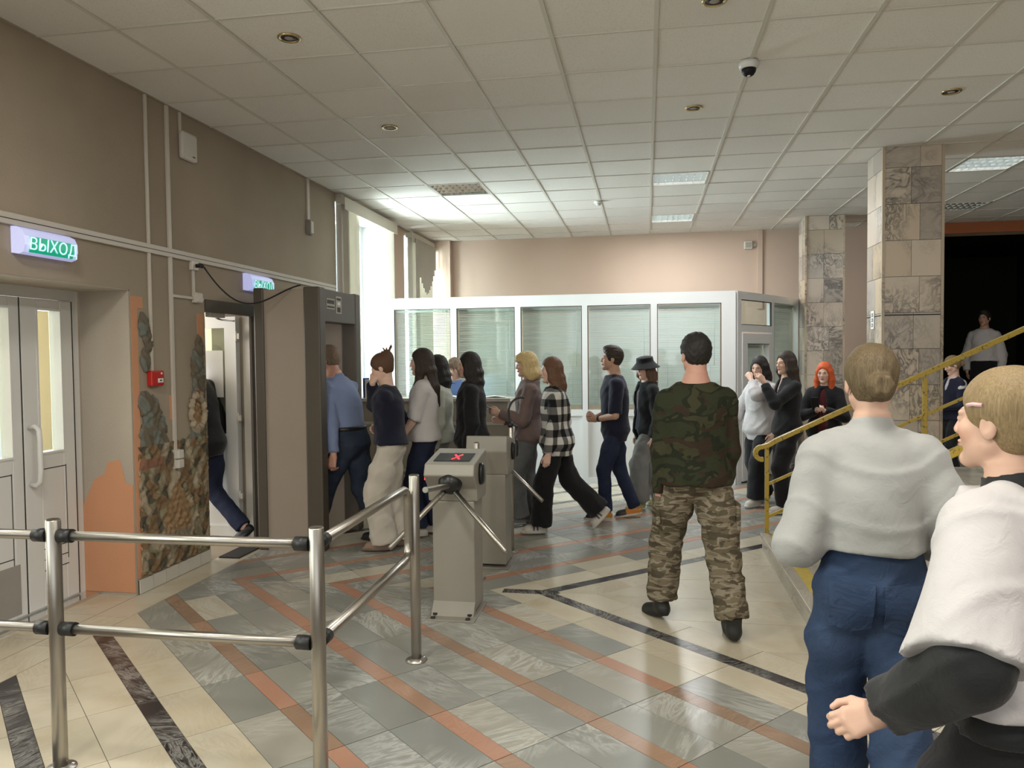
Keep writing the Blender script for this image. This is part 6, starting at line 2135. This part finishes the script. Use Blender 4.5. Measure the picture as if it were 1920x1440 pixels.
rb, ri = person('girl with long copper red hair in dark clothes holding a phone', (1.87, 8.62, 0), 248, 1.515, False, 'fair', head=(-4, -4), hair=('long', 'red', 0.66, 'front'), arms=(arm(0.245, 0.035, 0.675, (-0.4, 0.8, -0.5), (0.8, -0.3, 0.5), (0, -0.6, 0.8)), arm(0.245, -0.035, 0.675, (-0.4, -0.8, -0.5), (0.8, 0.3, 0.5), (0, 0.6, 0.8))), hands=(0.9, 0.9),
       top=[dict(mat=maroon, name='jumper', ease=0.012, hem=0.52), dict(mat=black_c, name='jacket', ease=0.032, hem=0.46, shr=0.022, elr=0.024, wrr=0.018, open=0.045)], bottom=dict(mat=black_c, thigh=0.018), shoes=B_SH)
phone(rb, ri, 1, 'dark phone in the hands of the red-haired girl', -60, (0.012, -0.035, 0.025))
# beyond the stairs
person('fair-haired girl in black with a white collar behind the handrail', (3.78, 10.38, 0), 195, 1.56, False, 'light', head=(-10, -20), hair=('bun', 'honey'), arms=(arm(0.22, 0.06, 0.60, (-0.5, 0.7, -0.5)), arm(0.22, -0.06, 0.60, (-0.5, -0.7, -0.5))),
       top=[dict(mat=white_b, name='blouse', ease=0.006, hem=0.70, sleeve=0.3, collar='shirt'), dict(mat=navy, name='dark_top', ease=0.024, hem=0.50, neck=0.825, vneck=True, fold=0.004)], bottom=dict(mat=black_c, thigh=0.016), shoes=B_SH)
sb_, si_ = person('person in a loose white top standing on the landing in shade', (5.10, 12.85, 0.5), 246, 1.74, False, 'tan', head=(-20, 0), hair=('short', 'black'),
       top=dict(mat=white_c, name='white_top', ease=0.034, hem=0.56, hemflare=0.02, shr=0.026, elr=0.026, wrr=0.02, fold=0.006), bottom=dict(mat=black_c, thigh=0.020), shoes=B_SH)
MB().lathe([(0.016, 0.0), (0.020, 0.004), (0.012, 0.008), (0, 0.008)], c=(0.105, 0.085, 1.32), n=10, M=Matrix.Rotation(H90, 3, 'Y')).build('flower_badge', maroon, sb_)
# foreground
fb, fi = person('woman with a low bun in a light grey fleece and blue jeans, foreground', (0.715, 2.62, 0), 86, 1.635, False, 'light', head=(4, -6), lean=0.03, detail=0.62, legs=((0.14, 0.075, 0.088, 0, 6), (-0.16, -0.075, 0.11, 14, -6)), hair=('bun', 'ash'),
       arms=(arm(0.20, 0.13, 0.625, (-0.9, 0.40, -0.1), (0.9, -0.4, 0.1), (0, 0, 1)), arm(0.18, -0.14, 0.62, (-0.8, -0.50, -0.1), (0.9, 0.4, 0.1), (0, 0, 1))),
       top=dict(mat=grey_fl, name='fleece_sweater', ease=0.030, hem=0.606, hemflare=-0.004, waist=(0.085, 0.104), shr=0.032, elr=0.042, wrr=0.030, sleeve=1.98, fold=0.0065, ffreq=1.0, collar='stand', cuffband=True, k=0.03), bottom=dict(mat=jeans_b, thigh=0.026, knee=0.036, cuff=0.055, ease=0.014, pockets=True, top=0.63, fold=0.006), shoes=W_SH)
wb_, wi_ = person('fair-haired girl in a white t-shirt over black sleeves, foreground right edge', (0.80, 1.80, 0), 126, 1.575, False, 'light', head=(6, 2), lean=0.05, detail=0.58, legs=((0.18, 0.07, 0.088, 0, 4), (-0.18, -0.07, 0.11, 12, -4)), hair=('tail', 'honey', 0.70),
       arms=(arm(0.12, 0.325, 0.545, (-0.7, 0.45, -0.3), (0.5, 0.87, -0.35), (0.6, -0.2, 1)), arm(0.10, -0.2, 0.50, (-0.6, -0.6, 0))), hands=(0.8, 0.6),
       top=[dict(mat=black_s, name='black_undershirt', ease=0.010, hem=0.52, sleeve=1.93, shr=0.022, elr=0.036, wrr=0.030, fold=0.007, collar='stand', cuffband=True), dict(mat=white_b, name='white_t_shirt', ease=0.040, hem=0.565, hemflare=0.022, sleeve=0.97, shr=0.042, elr=0.066, fold=0.008, ffreq=0.8, neck=0.832)], bottom=dict(mat=black_c, thigh=0.030, knee=0.045, cuff=0.065, top=0.62), shoes=W_SH)
hp_ = [wi_['HD'](0.045, 0.083, 0.042), wi_['HD'](0.028, 0.089, 0.046), wi_['HD'](0.005, 0.0905, 0.045)]
MB().tube([tuple(p) for p in hp_], 0.0045, 8).build('hair_clip', cloth('pink_clip_plastic', (0.65, 0.42, 0.42), rough=0.3), wb_)

# ------------------------------------------------------------------ small plate on the near pillar
np_ = empty('notice_plate', (2.133, 7.83, 1.93))
tag(np_, 'small white pictogram plate on the side of the near pillar', 'sign')
bx(-0.006, 0.0, -0.05, 0.05, -0.085, 0.085).build('plate', M['paper'], np_)
for k in range(3):
    bx(-0.008, -0.006, -0.026, 0.026, -0.066 + k * 0.048, -0.034 + k * 0.048).build('pictogram', M['gasket'], np_)
    bx(-0.0085, -0.008, -0.012, 0.012, -0.060 + k * 0.048, -0.040 + k * 0.048).build('pictogram_mark', M['paper'], np_)
